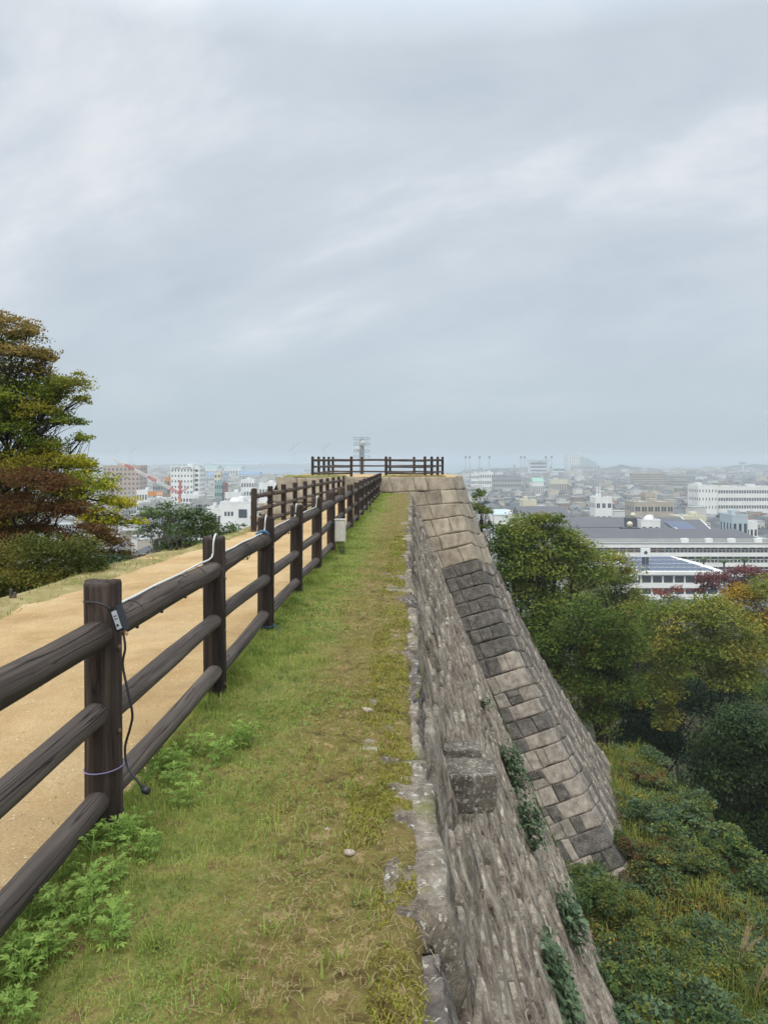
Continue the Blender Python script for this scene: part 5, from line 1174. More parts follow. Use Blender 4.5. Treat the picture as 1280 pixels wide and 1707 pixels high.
building('corner_block', 'grey-blue block at the edge of the car park trees', 1220, 1246, 860, 400, 16, 'lightblue', 2, 3)
building('flat_house', 'white flat house with balconies right of the grey-blue block', 1236, 1262, 872, 410, 14, 'white', 2, 4)
building('hospital', 'long white four-storey hospital with ribbon windows on the right', 1196, 1290, 812, 720, 26, 'white', 4, 22, (.72, .42), True)
building('hospital_wing', 'white end wing of the long hospital with few windows', 1163, 1195, 810, 705, 26, 'white', 4, 6, (.3, .35))
building('apartment_block', 'beige apartment block with many balconies in the distance', 1056, 1110, 789, 1500, 30, 'beige', 6, 14, (.7, .5), group='distant apartments')
building('apartment_block', 'pale apartment row right of the beige balconied block', 1112, 1158, 793, 1550, 26, 'greyw', 5, 14, (.7, .5), group='distant apartments')
building('apartment_block', 'lower grey apartment row below the beige balconied block', 1122, 1148, 800, 1300, 20, 'greyw', 4, 8, (.7, .5), group='distant apartments')
building('turret_house', 'distant block with a small turret near the shore', 1170, 1180, 786, 2300, 26, 'beige', 5, 4)
building('tower_block', 'tall pale apartment tower standing before the island', 944, 966, 756, 2900, 40, 'white', 14, 6, (.5, .5))
building('tower_annex', 'low pale annex at the foot of the tall tower', 955, 1000, 776, 2850, 40, 'greyw', 2, 8)
st = building('stadium', 'white racing stadium stand with layered decks before the shore', 884, 912, 770, 2500, 60, 'white', 4, 1, band=True, cat='stadium')
m = MB(); m.box(-34, 34, -12, 40, zt(769, 2500) - PLAIN + 2, zt(767.5, 2500) - PLAIN + 2); m.build('canopy', M['greyw'], st)
building('stadium_wing', 'green-roofed wing beside the racing stadium', 921, 942, 780, 2500, 60, 'white', 2, 1, band=True, roof='gable', roofm='tealroof')
building('white_block', 'white block with two rows of windows right above the bastion corner', 800, 822, 788, 1300, 20, 'white', 3, 6)
building('white_block', 'white block with thin windows left of the bigger white block', 786, 799, 790, 1350, 20, 'white', 3, 4)
building('long_school', 'long grey-roofed school building in the distance', 822, 868, 796, 1250, 20, 'greyw', 3, 18, roof='gable', roofm='roofg')
building('green_roof_hall', 'hall with pale green roof in the distant town', 888, 906, 803, 1100, 26, 'white', 1, 6, roof='gable', roofm='greenroof')
building('yellow_hall', 'long yellowish hall in the distant town', 918, 946, 800, 1200, 22, 'cream', 1, 10)
building('silo', 'slim pale silo tower in the distance', 856, 859, 776, 1900, 8, 'greyw', 1, 1)
for i, px in enumerate((776, 782.5, 799, 815.5, 868, 874, 909.5, 919)):
    d = 2350 if i < 4 else 2400; root = tag(empty('floodlight_mast', (bx(px, d), d, PLAIN)), ['first', 'second', 'third', 'fourth', 'fifth', 'sixth', 'seventh', 'eighth'][i] + ' floodlight mast from the bastion corner, in the row by the stadium', 'floodlight', 'floodlight masts of the stadium')
    h_ = zt(762, d) - PLAIN; m = MB(); m.tube([(0, 0, 0), (0, 0, h_)], [1.7, 1.0], 8); m.build('mast', M['steel'], root)
    m = MB(); m.add([(-2.6, -1, h_ - 4), (2.6, -1, h_ - 4), (3.2, -2, h_ + 3), (-3.2, -2, h_ + 3), (-2.6, .5, h_ - 4), (2.6, .5, h_ - 4), (3.2, .5, h_ + 3), (-3.2, .5, h_ + 3)], [(0, 1, 2, 3), (7, 6, 5, 4), (0, 3, 7, 4), (1, 5, 6, 2), (3, 2, 6, 7), (4, 5, 1, 0)]); m.build('lamp_head', M['roofb'], root)
m = MB(); hd = tag(empty('headland_tower', (bx(1237, 3300), 3300, SEA)), 'observation tower with wide platform on the wooded headland', 'tower'); h_ = zt(771, 3300) - SEA
m.lathe([(5, 0), (4, h_ - 10), (4, h_ - 6)], 12); m.build('shaft', M['white'], hd); m = MB(); m.lathe([(5, h_ - 6), (16, h_ - 2), (16, h_ + 2), (9, h_ + 3), (6, h_ + 7)], 16); m.build('platform', M['greyw'], hd)
hill_sheet('headland', bx(1260, 3400), 3450, 190, 130, -22, M['far_woods'], 9)
hill_sheet('wooded_shore', bx(1040, 3000), 3050, 130, 120, -24, M['far_woods'], 12)
hill_sheet('wooded_shore', bx(850, 3000), 3000, 230, 60, -34, M['far_woods'], 14)

# ---- left-hand town
building('brown_hotel', 'pinkish-brown hotel block with a grid of small windows', 172, 233, 777, 720, 22, 'pinkbrown', 9, 9, (.4, .42), False, roofm='beige', ybot=850)
b = building('white_hotel', 'white hotel block with rooftop lettering and rows of dark windows', 285, 322, 778, 700, 18, 'white', 9, 7, (.4, .4), False, ybot=862)
fc = bpy.data.curves.new('lettering', 'FONT'); fc.body = 'SUPER HOTEL'; fc.size = 3.0; fc.align_x = 'CENTER'; fc.extrude = .05
fo = bpy.data.objects.new('tmp', fc); C.objects.link(fo); bpy.context.view_layer.update(); me = bpy.data.meshes.new_from_object(fo.evaluated_get(bpy.context.evaluated_depsgraph_get())); C.objects.unlink(fo); bpy.data.objects.remove(fo)
me.materials.clear(); me.materials.append(M['black']); lo_ = link('lettering', me, b); lo_.rotation_euler = (R(90), 0, 0); lo_.location = (0, -.12, zt(782.5, 700) - PLAIN)
wing = building('hotel_wing', 'white side wing of the hotel with open stair landings', 323, 333, 779, 704, 20, 'white', 10, 1, (.55, .5), ybot=860)
LB = [('white_shop', 'white shop block right of the domed building', 345, 362, 846, 470, 12, 'white', 3, 4), ('grey_flats', 'pale grey flats behind the red crane mast', 282, 318, 845, 560, 14, 'greyw', 4, 6),
      ('orange_sign_block', 'block with an orange signboard in front of the brown hotel', 246, 275, 832, 560, 16, 'white', 2, 5), ('white_flats', 'white flats right below the white hotel', 300, 335, 826, 640, 14, 'white', 4, 7),
      ('cream_tower', 'cream block with brown side between hotel and harbour', 357, 368, 788, 900, 14, 'cream', 6, 2), ('teal_block', 'glassy teal block near the harbour side', 358, 372, 804, 780, 14, 'tealroof', 4, 4),
      ('white_office', 'white office block near the bastion on the left', 402, 424, 800, 760, 16, 'white', 4, 5), ('low_flats', 'low white flats below the glassy block', 375, 402, 822, 640, 14, 'white', 2, 6),
      ('brick_flats', 'slim red brick flats beside the glassy block', 371, 376, 806, 780, 12, 'brick', 5, 2), ('wide_store', 'wide grey store with flat roof before the flats', 318, 355, 833, 600, 24, 'greyw', 2, 9),
      ('yellow_block', 'yellow and orange block behind the crane boom', 275, 283, 797, 800, 12, 'orange', 4, 2), ('far_blocks', 'pale block standing left of the white hotel', 255, 272, 806, 780, 14, 'greyw', 4, 4),
      ('far_white', 'white block left of the orange signboard block', 228, 246, 818, 650, 14, 'white', 3, 4), ('grey_annex', 'grey annex at the foot of the brown hotel', 205, 232, 828, 700, 14, 'greyw', 4, 6),
      ('white_cube', 'white cube building below the harbour road', 432, 462, 806, 700, 18, 'white', 2, 6), ('scaffold_block', 'block wrapped in grey scaffolding near the crane', 232, 262, 840, 520, 14, 'greyw', 5, 9)]
for i, (nm, lab, p0, p1, yt, d, dep, wl, fl_, bs) in enumerate(LB): building(nm, lab, p0, p1, yt, d, dep, wl, fl_, bs, (.6, .45))
sb = tag(empty('orange_signboard', P(260, 824, 556)), 'orange rooftop signboard on the block before the brown hotel', 'sign'); m = MB(); m.box(-5.6, 5.6, -.2, .2, -1.2, 2.2); m.build('board', M['orange'], sb)
for k in range(3): m = MB(); m.box(1.0 + k * 1.4, 1.9 + k * 1.4, -.26, -.21, -.4, 1.5); m.build('character', M['whitemetal'], sb)
db = building('domed_hall', 'white hall with an observatory dome and dark corner window on the left', 368, 418, 838, 400, 18, 'white', 2, 4, (.0, .0), side=False)
for (pa, pb, ya, yb) in ((374.5, 378, 853, 860), (380, 383.5, 853, 860), (385.5, 389, 853, 860), (398, 412, 849, 863), (358, 366, 874, 880), (384, 392, 874, 880)):
    m = MB(); q_ = bx(393, 400); m.box(bx(pa, 400) - q_, bx(pb, 400) - q_, -.15, -.01, zt(yb, 400) - PLAIN, zt(ya, 400) - PLAIN); m.build('window', M['glass'], db)
dome('white ribbed observatory dome on the white hall at the left', 391, 838, 8.5, 406, 'white')
building('domed_hall_wing', 'low white wing with balcony left of the domed hall', 352, 368, 848, 402, 14, 'white', 3, 3, (.7, .4))

def lattice(mb, p0, p1, w_, n, r, mats=(0,)):
    p0 = Vector(p0); p1 = Vector(p1); t = (p1 - p0).normalized(); u = t.cross(Vector((0, 1, 0))).normalized(); v = Vector((0, 1, 0))
    cs = [(u + v) * w_ / 2, (u - v) * w_ / 2, (-u - v) * w_ / 2, (-u + v) * w_ / 2]
    for i in range(n):
        a_, b_ = p0.lerp(p1, i / n), p0.lerp(p1, (i + 1) / n); mb.cur = mats[i * len(mats) // n]
        for k in range(4): mb.tube([a_ + cs[k], b_ + cs[k]], r, 4, False); mb.tube([a_ + cs[k], b_ + cs[(k + 1) % 4]], r * .7, 4, False)
crane = tag(empty('mobile_crane', (bx(299, 590), 590, PLAIN)), 'red and white lattice crane with long boom in front of the hotels', 'crane'); q_ = bx(299, 590)
def cp(px, py): return Vector((bx(px, 590) - q_, 0, zt(py, 590) - PLAIN))
m = MB(); m.cur = 1; m.tube([cp(301, 850), cp(300, 832)], [1.3, 1.1], 8); m.cur = 0; lattice(m, cp(300, 832), cp(301, 801), 1.2, 8, .28); m.build('mast', [M['redpaint'], M['orange']], crane)
m = MB(); lattice(m, cp(299, 822), cp(187, 763), 1.5, 30, .26, (0, 1, 1, 0, 1, 1, 0, 1, 1)); m.build('boom', [M['redpaint'], M['whitemetal']], crane)
m = MB(); lattice(m, cp(300, 821), cp(314, 813), 1.0, 4, .2); m.tube([cp(301, 801), cp(240, 792)], .08, 4); m.build('jib', [M['redpaint']], crane)
# telecom tower rising behind the bastion fence
d = 360; tt_ = tag(empty('telecom_tower', (bx(603, d), d, PLAIN)), 'grey telecom tower with round white dish antennas behind the bastion fence', 'tower'); h_ = zt(731, d) - PLAIN
m = MB(); m.tube([(0, 0, -1), (0, 0, h_)], [2.2, 1.1], 12); m.build('shaft', M['steel'], tt_)
for zz in (h_ - .6, h_ - 3.2, h_ - 6.6, h_ - 9.4):
    m = MB(); 
    for rr_, hh in ((3.9, 0), (3.9, 1.1)):
        pts = [(rr_ * math.cos(a_), rr_ * math.sin(a_), zz + hh) for a_ in np.linspace(0, 2 * math.pi, 17)]; m.tube(pts, .10, 4, False)
    for a_ in np.linspace(0, 2 * math.pi, 16, endpoint=False): m.tube([(3.9 * math.cos(a_), 3.9 * math.sin(a_), zz), (3.9 * math.cos(a_), 3.9 * math.sin(a_), zz + 1.1)], .07, 4, False); m.tube([(0, 0, zz), (3.9 * math.cos(a_), 3.9 * math.sin(a_), zz)], .08, 4, False)
    m.build('gallery', M['steel'], tt_)
for (px, py, r) in ((605, 739, 1.35), (597, 748, 1.2)):
    m = MB(); c_ = P(px, py, d); prof = [(r * math.cos(a_), r * .35 * math.sin(a_)) for a_ in np.linspace(0, 1.4, 6)]; m.lathe([(r, -.5)] + prof, 18); m.v = [(x + c_.x - bx(603, d), -z - 3.0, y + c_.z - PLAIN) for x, y, z in m.v]; m.build('dish', M['whitemetal'], tt_, True)
for (dx_, t_) in ((0, 726), (2.3, 728), (-2.6, 733)): m = MB(); m.tube([(dx_, 0, h_ - 4), (dx_, 0, zt(t_, d) - PLAIN)], .09, 5); m.build('antenna', M['steel'], tt_)
# shipyard cranes across the harbour
for i, (px, top, w_) in enumerate(((490, 738, 16), (541, 740, 14), (196, 748, 10), (220, 747, 12))):
    d = 4700; root = tag(empty('harbour_crane', (bx(px, d), d, SEA)), ['pale harbour crane with raised jib beyond the water', 'faint harbour crane just left of the bastion fence', 'faint far crane left of the boom tip', 'faint far crane above the brown hotel'][i], 'crane', 'far harbour cranes'); h_ = zt(top, d) - SEA; s_ = d / FPX
    m = MB(); b_ = 4 * s_
    for sx_ in (-1, 1): m.tube([(sx_ * b_, 0, 0), (sx_ * b_ * .5, 0, h_ * .62)], 1.3, 5)
    m.tube([(-b_ * .55, 0, h_ * .6), (b_ * .55, 0, h_ * .6)], 2.2, 5); m.tube([(-b_ * .8, 0, h_ * .3), (b_ * .8, 0, h_ * .3)], 1.2, 5); m.build('portal', M['tealroof'], root)
    m = MB(); m.tube([(-w_ * .6 * s_, 0, h_ * .66), (w_ * .6 * s_, 0, h_)], 1.3, 5); m.tube([(0, 0, h_ * .6), (-2 * s_, 0, h_ * .95)], 1.0, 5); m.tube([(-2 * s_, 0, h_ * .95), (w_ * .6 * s_, 0, h_)], .5, 4); m.build('jib', M['tealroof'], root)
building('far_factory', 'long pale factory hall across the harbour water', 440, 522, 773, 4600, 120, 'greyw', 1, 1, (0, 0), base=SEA, side=False, roof='gable', roofm='greyw')
building('far_factory', 'long pale factory hall on the far shore above the white hotel', 270, 345, 773, 4700, 120, 'greyw', 1, 1, (0, 0), base=SEA, side=False, roof='gable', roofm='lightblue')
building('far_factory', 'pale sheds on the far shore right of the white hotel', 350, 432, 774, 4650, 120, 'greyw', 1, 1, (0, 0), base=SEA, side=False, roof='gable', roofm='lightblue')
building('blue_shed', 'blue roofed shipyard shed by the harbour', 345, 372, 792, 1500, 40, 'lightblue', 1, 6, roof='gable', roofm='blue')
building('blue_shed', 'long blue shipyard shed beside the harbour water', 398, 432, 790, 1900, 40, 'lightblue', 1, 6, roof='gable', roofm='blue')
building('teal_shed', 'teal roofed shed behind the white hotel', 336, 362, 780, 2100, 60, 'white', 1, 6, roof='gable', roofm='tealroof')
building('teal_shed', 'pale teal roofed shed further right behind the white hotel', 374, 402, 780, 2150, 60, 'white', 1, 6, roof='gable', roofm='tealroof')

# ---- ordinary houses: near ones with parts, then single ones, then the far mass
def house_geo(w_, dp, H, rh, kind):
    wall = MB(); wall.box(-w_/2, w_/2, -dp/2, dp/2, -1.5, H); roof = MB(); o_ = .55
    if kind == 0: roof.add([(-w_/2-o_, -dp/2-o_, H-.1), (w_/2+o_, -dp/2-o_, H-.1), (w_/2+o_, dp/2+o_, H-.1), (-w_/2-o_, dp/2+o_, H-.1), (-w_/2-o_, 0, H+rh), (w_/2+o_, 0, H+rh)], [(0,1,5,4), (2,3,4,5), (1,2,5), (3,0,4), (3,2,1,0)])
    elif kind == 1: roof.add([(-w_/2-o_, -dp/2-o_, H-.1), (w_/2+o_, -dp/2-o_, H-.1), (w_/2+o_, dp/2+o_, H-.1), (-w_/2-o_, dp/2+o_, H-.1), (-w_*.22, 0, H+rh), (w_*.22, 0, H+rh)], [(0,1,5,4), (2,3,4,5), (1,2,5), (3,0,4), (3,2,1,0)])
    else: roof.box(-w_/2-.15, w_/2+.15, -dp/2-.15, dp/2+.15, H-.1, H+.55)
    win = MB(); fl_ = max(1, int(H / 2.9))
    for f in range(fl_):
        for b in range(max(2, int(w_ / 3.2))):
            x0 = -w_/2 + (b + .3) * w_ / max(2, int(w_ / 3.2)); win.box(x0, x0 + 1.5, -dp/2-.06, -dp/2+.02, 2.9 * f + 1.0, 2.9 * f + 2.2)
    return wall, roof, win
PROTO = []
for i, (w_, dp, H, rh, kd) in enumerate([(9, 8, 5.6, 2.2, 0), (11, 9, 5.8, 2.4, 1), (13, 8, 5.4, 2.3, 0), (8, 9, 6.2, 2.0, 1), (10, 10, 3.2, 2.2, 1), (10, 9, 8.8, 0, 2), (14, 10, 6.0, 2.6, 0), (12, 11, 11.5, 0, 2)]):
    wa, ro, wi = house_geo(w_, dp, H, rh, kd); rm = M['tile'] if kd < 2 else M['greyw']
    one = MB(); one.add(wa.v, wa.f); one.cur = 1; one.add(ro.v, ro.f)
    PROTO.append((wa.mesh('wall', M['housewall']), ro.mesh('roof', rm), wi.mesh('windows', M['glass']), one, max(w_, dp), kd, one.mesh('house', [M['housewall'], rm])))
taken = [(o.location.x, o.location.y, max(abs(v[0]) for c_ in o.children for v in c_.bound_box) + 3, max(v[1] for c_ in o.children for v in c_.bound_box)) for o in C.objects if o.type == 'EMPTY' and o.get('category') in ('building', 'stadium') and 250 < o.location.y < 2000]
rs = np.random.default_rng(5); cand = []
y = 395.0
while y < 4000:
    stp = 13.5 if y < 700 else 14 + (y - 700) * .006
    for side, (q0, q1) in (('right', (0.085, 0.50)), ('left', (-0.45, -0.085))):
        x = q0 * y
        while x < q1 * y:
            xx, yy = x + rs.uniform(-2.5, 2.5), y + rs.uniform(-3, 3); x += stp * rs.uniform(.9, 1.35)
            if rs.random() < .10: continue
            if any(abs(xx - tx) < tw + 5 and ty - 7 < yy < ty + td + 6 for tx, ty, tw, td in taken): continue
            if float(ground_z(xx, yy)) < PLAIN - 2: continue
            if side == 'left' and yy < 430: continue
            if side == 'right' and yy < 470 and xx / yy < .30: continue
            cand.append((yy, xx, side))
    y += stp * (1.15 if y < 900 else 1.35)
cand.sort(); nI = 0; mass = []
for (yy, xx, side) in cand:
    k = int(rs.choice(8, p=[.2, .18, .15, .13, .09, .12, .08, .05])) if side == 'right' else int(rs.choice(8, p=[.1, .1, .1, .1, .05, .28, .07, .2]))
    rz = R(12) + rs.uniform(-.06, .06) + (math.pi / 2 if rs.random() < .4 else 0); s_ = rs.uniform(.85, 1.15) * (1 + max(0, yy - 1200) / 2600); sz_ = rs.uniform(.85, 1.2)
    if nI < 285:
        lab = {'right': ('grey tile-roofed house in the town beyond the school', 'flat-roofed small building in the town beyond the school'), 'left': ('tile-roofed house in the town left of the bastion', 'flat-roofed small building in the town left of the bastion')}[side][PROTO[k][5] == 2]
        root = tag(empty('house', (xx, yy, PLAIN), rz), lab, 'house', 'houses of the town, ' + side + (' flat' if PROTO[k][5] == 2 else ' tiled')); root.scale = (s_, s_, s_ * sz_)
        link('wall', PROTO[k][0], root); link('roof', PROTO[k][1], root); tag(link('windows', PROTO[k][2], root), kind='stuff'); nI += 1
    else: mass.append((xx, yy, rz, s_, sz_, k))
Vs, Fq, Mi, b = [], [], [], 0; tri = []
VT = []; FT = []; MT = []
for (xx, yy, rz, s_, sz_, k) in mass:
    one = PROTO[k][3]; V = np.array(one.v); V = V * [s_, s_, s_ * sz_]; c_, n_ = math.cos(rz), math.sin(rz)
    V = np.stack([V[:, 0] * c_ - V[:, 1] * n_ + xx, V[:, 0] * n_ + V[:, 1] * c_ + yy, V[:, 2] + PLAIN], 1); VT.append(V)
    for f, mi in zip(one.f, one.m):
        mm = 2 if (mi == 1 and PROTO[k][5] == 2) else mi
        for j in range(1, len(f) - 1): FT.append((f[0] + b, f[j] + b, f[j+1] + b)); MT.append(mm)
    b += len(V)
tag(link('distant_houses', npmesh('distant_houses', np.concatenate(VT), np.array(FT), [M['housewall'], M['tile'], M['greyw']], False, MT)), 'mass of distant town roofs reaching to the sea', None, None, 'stuff')
# trees between the houses and the woods along the coast
rs = np.random.default_rng(8); pts = []
for i in range(520):
    yy = 420 + 2500 * rs.random() ** 1.4; q = rs.uniform(.09, .5) if rs.random() < .55 else rs.uniform(-.45, -.09); xx = q * yy
    if any(abs(xx - tx) < tw + 2 and ty - 4 < yy < ty + td + 3 for tx, ty, tw, td in taken): continue
    if float(ground_z(xx, yy)) < PLAIN - 2: continue
    r = rs.uniform(2, 4.5) * (1 + yy / 2500); c_ = rs.standard_normal((70, 3)) * [r * .5, r * .5, r * .45]; pts.append(c_ + [xx, yy, PLAIN + r * .9])
for (pa, pb, d) in ((1000, 1088, 2950), (1200, 1280, 3250), (780, 880, 2900), (240, 420, 2600)):
    for i in range(140):
        xx = bx(rs.uniform(pa, pb), d); pts.append(rs.standard_normal((40, 3)) * [6, 6, 3.5] + [xx, d + rs.uniform(-30, 30), PLAIN + 7])
V, F = leaf_geo(np.concatenate(pts), 2.2, rs, .5); tag(link('distant_trees', npmesh('distant_trees', V, F, LM['dark'])), 'dark trees scattered between the town roofs', None, None, 'stuff')
# ------------------------------------------------------------------ small things on the near fence
M['cable_w'] = plain('white_cable', '#cfcdc6', 0.5, 0.4); M['cable_b'] = plain('black_cable', '#1b1b1d', 0.45, 0.5); M['tie'] = plain('zip_tie', '#2a2a2c', 0.5); M['string'] = plain('purple_string', '#8d86a8', 0.8); M['rope'] = plain('blue_rope', '#4a6f8a', 0.8)
M['plastic'] = plain('black_plastic', '#222428', 0.4, 0.5); M['label'] = plain('silver_label', '#b8bcc2', 0.35, 0.5); M['boxgrey'] = plain('pale_box_plastic', '#cfcbc0', 0.5, 0.4); M['tan'] = plain('tan_tape', '#a9845e', 0.7)
zf_ = lambda y: zgf(y) - 0.02
def fx(y): return -1.27 + 0.004 * max(0, y - 9)
ZR, ZP = 0.895 + 0.0625 + 0.004, 1.10
def top_cable(label, ys, y_start, y_end):
    pts = []
    y = y_start
    stops = [p for p in ys if y_start < p < y_end]
    cur = y_start
    rs_ = random.Random(4)
    for p in stops:
        k = 7
        for i in range(k): yy = cur + (p - .10 - cur) * i / k; pts.append((fx(yy) - .012 + rs_.uniform(-.006, .006), yy, zf_(yy) + ZR + rs_.uniform(-.002, .004)))
        pts += [(fx(p), p - .088, zf_(p) + ZR + .01), (fx(p) + .01, p - .082, zf_(p) + ZP - .03), (fx(p) + .01, p - .04, zf_(p) + ZP + .012), (fx(p), p + .04, zf_(p) + ZP + .012), (fx(p) - .005, p + .082, zf_(p) + ZP - .03), (fx(p), p + .09, zf_(p) + ZR + .01)]
        cur = p + .12
    for i in range(6): yy = cur + (y_end - cur) * i / 5; pts.append((fx(yy), yy, zf_(yy) + ZR))
    o = tag(empty('white_cable', pts[0]), label, 'cable'); m = MB(); m.tube([Vector(p) - Vector(pts[0]) for p in smooth_pts(pts, 3)], .0065, 6); m.build('sheath', M['cable_w'], o, True)
    return o
wc = top_cable('white cable lying on the top rail and looping over the post tops', fy, 3.42, 12.6)
def ring(y, hgt, r, mat, tr=.003, tilt_=0.0, n=20, axis='y'):
    if axis == 'y': return [(fx(y) + r * math.cos(a_), y + tilt_ * math.sin(a_), zf_(y) + hgt + r * math.sin(a_)) for a_ in np.linspace(0, 2 * math.pi, n)]
    return [(fx(y) + r * math.cos(a_), y + r * math.sin(a_), zf_(y) + hgt + tilt_ * math.cos(a_)) for a_ in np.linspace(0, 2 * math.pi, n)]
for i, y in enumerate((3.50, 3.86, 4.28, 4.62, 6.0, 6.6, 8.2)):
    pts = ring(y, .895, .0665, None); o = tag(empty('cable_tie', pts[0]), ['first', 'second', 'third', 'fourth', 'fifth', 'sixth', 'seventh'][i] + ' dark cable tie round the top rail, counted from the adapter', 'cable tie', 'cable ties on the top rail'); b0 = Vector(pts[0])
    m = MB(); m.tube([Vector(p) - b0 for p in pts], .0022, 5, False); m.build('strap', M['tie'], o); m = MB(); m.box(-.006, .006, -.005, .005, -.02, .0); m.v = [(x - .0665 * (1 - math.cos(1.0)), y_, z + .010 - .0665 * math.sin(1.0)) for x, y_, z in m.v]; m.build('lock', M['tie'], o)
# adapter and its cord on the nearest post
ad = tag(empty('power_adapter', P(199, 1031, 3.105)), 'black power adapter with silver label hanging on the nearest post', 'adapter')
rough = MB(); rough.box(-.024, .024, -.016, .016, -.052, .052); rough.build('case', M['plastic'], ad)
m = MB(); m.box(-.012, .018, -.0175, -.0162, -.042, .036); lb = m.build('label_plate', M['label'], ad); m = MB(); m.box(-.006, .006, -.0183, -.0176, -.030, -.020); m.box(-.006, .012, -.0183, -.0176, .0, .004); m.box(-.006, .012, -.0183, -.0176, .012, .016); m.build('print', M['black'], lb)
m = MB(); m.tube([(.006, 0, -.052), (.016, 0, -.075)], [.008, .006], 8); m.build('cord_sleeve', M['tan'], ad)
ad.rotation_euler = (R(4), R(-22), R(-28))
cd = [(206, 1056, 3.10), (209, 1080, 3.09), (205, 1108, 3.09), (213, 1150, 3.08), (221, 1190, 3.07), (217, 1215, 3.08), (209, 1245, 3.09), (212, 1275, 3.08), (226, 1297, 3.06), (238, 1312, 3.05)]
p0 = P(*cd[0]); co = tag(empty('black_cord', p0), 'black cord hanging from the adapter down the nearest post', 'cord'); m = MB(); m.tube([q - p0 for q in smooth_pts([P(*c_) for c_ in cd], 6)], .0052, 7); m.build('sheath', M['cable_b'], co, True)
m = MB(); e_ = P(*cd[-1]) - p0; m.tube([e_, e_ + Vector((.012, -.008, -.008)), e_ + Vector((.03, -.015, -.012))], [.010, .016, .014], 9); m.build('plug', M['plastic'], co, True)
up = [(140, 1003, 3.30), (143, 1003, 3.16), (155, 1004, 3.10), (172, 1008, 3.09), (186, 1018, 3.10)]
p0 = P(*up[0]); o = tag(empty('black_cord', p0), 'short dark cord bent round the top of the nearest post', 'cord'); m = MB(); m.tube([q - p0 for q in smooth_pts([P(*c_) for c_ in up], 6)], .005, 7); m.build('sheath', M['cable_b'], o, True)
pts = ring(3.2, .305, .0805, None, axis='z', tilt_=.006); p0 = Vector(pts[0]); o = tag(empty('purple_string', p0), 'thin purple string tied round the nearest post near its foot', 'string'); m = MB(); m.tube([Vector(p) - p0 for p in pts], .0028, 5, False); m.tube([Vector(q) - p0 for q in smooth_pts([P(211, 1266, 3.12), P(218, 1285, 3.10), P(226, 1296, 3.07)], 5)], .0025, 5); m.build('loop', M['string'], o)
gd = [(150, 1452, 2.85), (180, 1425, 2.93), (205, 1400, 3.0), (222, 1372, 3.08)]; gp = [Vector((ground_hit(a_, b_)[0], ground_hit(a_, b_)[1], zgf(c_) + .02)) for a_, b_, c_ in gd]
o = tag(empty('ground_cable', gp[0]), 'black cable lying in the grass past the foot of the nearest post', 'cable'); m = MB(); m.tube([q - gp[0] for q in smooth_pts(gp, 5)], .006, 6); m.build('sheath', M['cable_b'], o, True)
# blue rope on the third post
pts = ring(7.0, .09, .081, None, axis='z'); p0 = Vector(pts[0]); o = tag(empty('blue_rope', p0), 'thin blue rope tied low round the third post with its end on the grass', 'rope'); m = MB(); m.tube([Vector(p) - p0 for p in pts], .004, 5, False)
m.tube([q - p0 for q in smooth_pts([Vector((-1.19, 6.97, zf_(7) + .09)), Vector((-1.13, 6.9, zf_(7) + .08)), Vector((-1.16, 6.6, zf_(7) + .02)), Vector((-1.22, 6.2, zf_(6.2) + .03))], 5)], .004, 5); m.build('loop', M['rope'], o)
p0 = Vector((-1.27, 6.84, zf_(7) + ZR + .01)); o = tag(empty('blue_knot', p0), 'dark blue knot tying the white cable to the third post', 'knot'); m = MB(); m.tube([(-.05, -.06, -.01), (-.01, -.02, .012), (.03, .0, .004), (.06, .01, -.02)], [.008, .014, .014, .006], 7); m.build('cord', M['rope'], o)
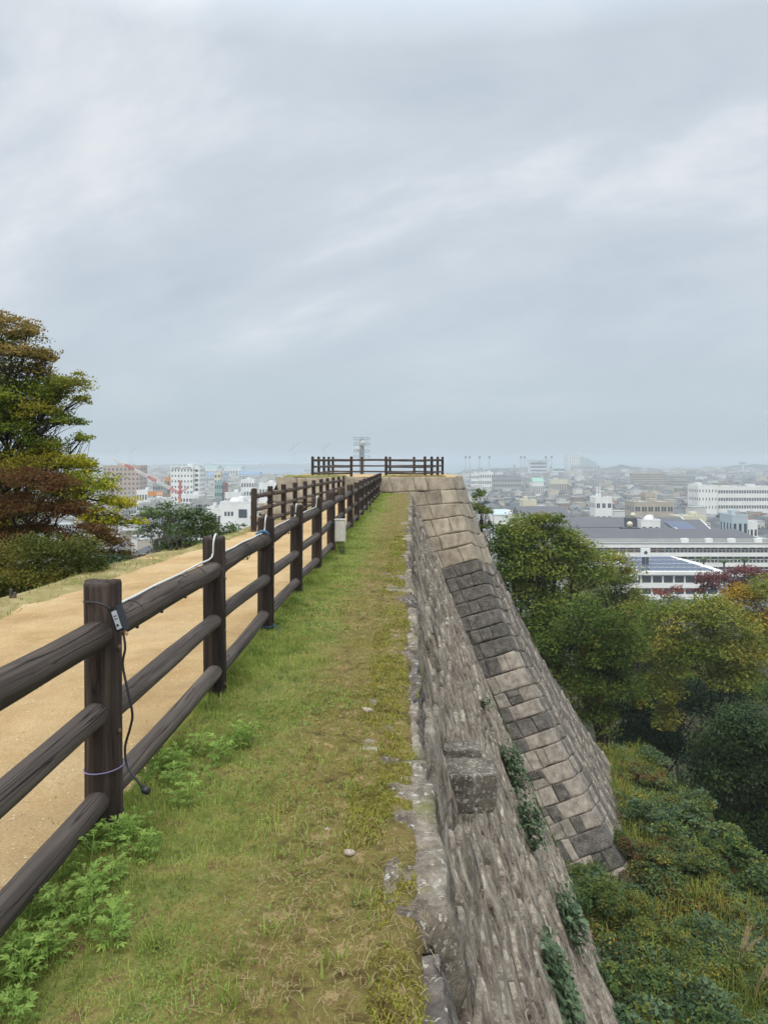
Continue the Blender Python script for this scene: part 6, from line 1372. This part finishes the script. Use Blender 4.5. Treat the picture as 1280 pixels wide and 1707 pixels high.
# switch box on the sixth post
bxp = P(567, 885, 12.85); sbx = tag(empty('switch_box', bxp), 'pale grey electrical switch box mounted on a fence post', 'switch box')
m = MB(); m.box(-.09, .09, 0, .12, -.185, .185); m.build('case', M['boxgrey'], sbx); m = MB(); m.box(-.082, .082, -.014, -.001, -.172, .172); dr = m.build('door', M['boxgrey'], sbx); m = MB(); m.box(.02, .045, -.022, -.0145, -.06, .03); m.build('latch', M['whitemetal'], dr); m = MB(); m.box(-.1, .1, -.02, .13, .186, .2); m.build('hood', M['boxgrey'], sbx)
m = MB(); m.box(-.15, -.092, -.03, .03, .05, .14); m.build('socket', M['plastic'], sbx)
p0 = bxp + Vector((0, .05, -.185)); o = tag(empty('cable_bundle', p0), 'black cables looping from the switch box to the ground', 'cable'); zb_ = zgf(12.8) - p0.z
for k in range(4):
    dx_ = -.05 + .03 * k; m = MB(); m.tube([Vector(q) for q in smooth_pts([(dx_, 0, 0), (dx_ + .03, -.02, -.12), (dx_ + .05 - .02 * k, -.03, -.28), (dx_ - .04, -.02, -.38), (-.12, -.03, zb_ + .03)], 5)], .007, 6); m.build('cable', M['cable_b'], o, True)
p0 = P(618, 862, 24.0); o = tag(empty('hanging_bag', p0), 'small black bundle tied low to a far fence post', 'bundle'); m = MB(); m.lathe([(.02, .22), (.07, .12), (.1, -.05), (.09, -.2), (.03, -.26)], 10); m.v = [(x * (1 + .2 * math.sin(z * 20)), y, z) for x, y, z in m.v]; m.build('sack', M['plastic'], o, True); m = MB(); m.tube([(0, 0, .2), (-.02, .02, .4)], .01, 5); m.build('tie', M['tie'], o)
# small stones lying on the strip
M['pebble'] = stonemat('pebble', '#c9b8a6', '#9c8a78', '#ddd2c4', 0, 0, 20.0)
for i, (px, py, r, lab) in enumerate([(613, 1192, .028, 'small whitish stone lying in the moss near the capstones'), (583, 1433, .018, 'small pinkish pebble in the mossy grass in front'), (545, 1393, .009, 'tiny pale pebble in the middle of the grass strip'), (688, 1003, .03, 'flat pale stone chip on the far mossy strip')]):
    x, y = ground_hit(px, py); z = max(float(strip_z(np.array([x]), np.array([y]))[0]), zgf(y) - .02); n = 9
    U, W = np.meshgrid(np.linspace(0, 2 * np.pi, 13), np.linspace(0.02, np.pi - .02, n)); p_ = np.stack([np.cos(U) * np.sin(W), np.sin(U) * np.sin(W), np.cos(W)], -1); k_ = 1 + .35 * fbm(p_ * 1.3 + i * 9, 3, 5)
    V = p_ * k_[..., None] * np.array([r * 1.3, r * .9, r * .62]); root = tag(link('pebble', npmesh('pebble', V.reshape(-1, 3), grid_faces(13, n), M['pebble'], True)), lab, 'stone', 'small stones on the strip'); root.location = (x, y, z + r * .35)
# grey stump stub at the edge of the verge
q = P(19, 995, 9.6); sp_ = tag(empty('wooden_stub', (q.x, q.y, float(verge_z(np.array([q.x]), np.array([q.y]))[0]) - .05)), 'small grey wooden stubs standing at the edge of the verge', 'stub')
for k in range(2): m = MB(); m.lathe([(.022, 0), (.02, .16 - .04 * k), (.012, .165 - .04 * k)], 8, (.05 * k, 0, 0)); m.build('stub', M['bark_grey'], sp_)
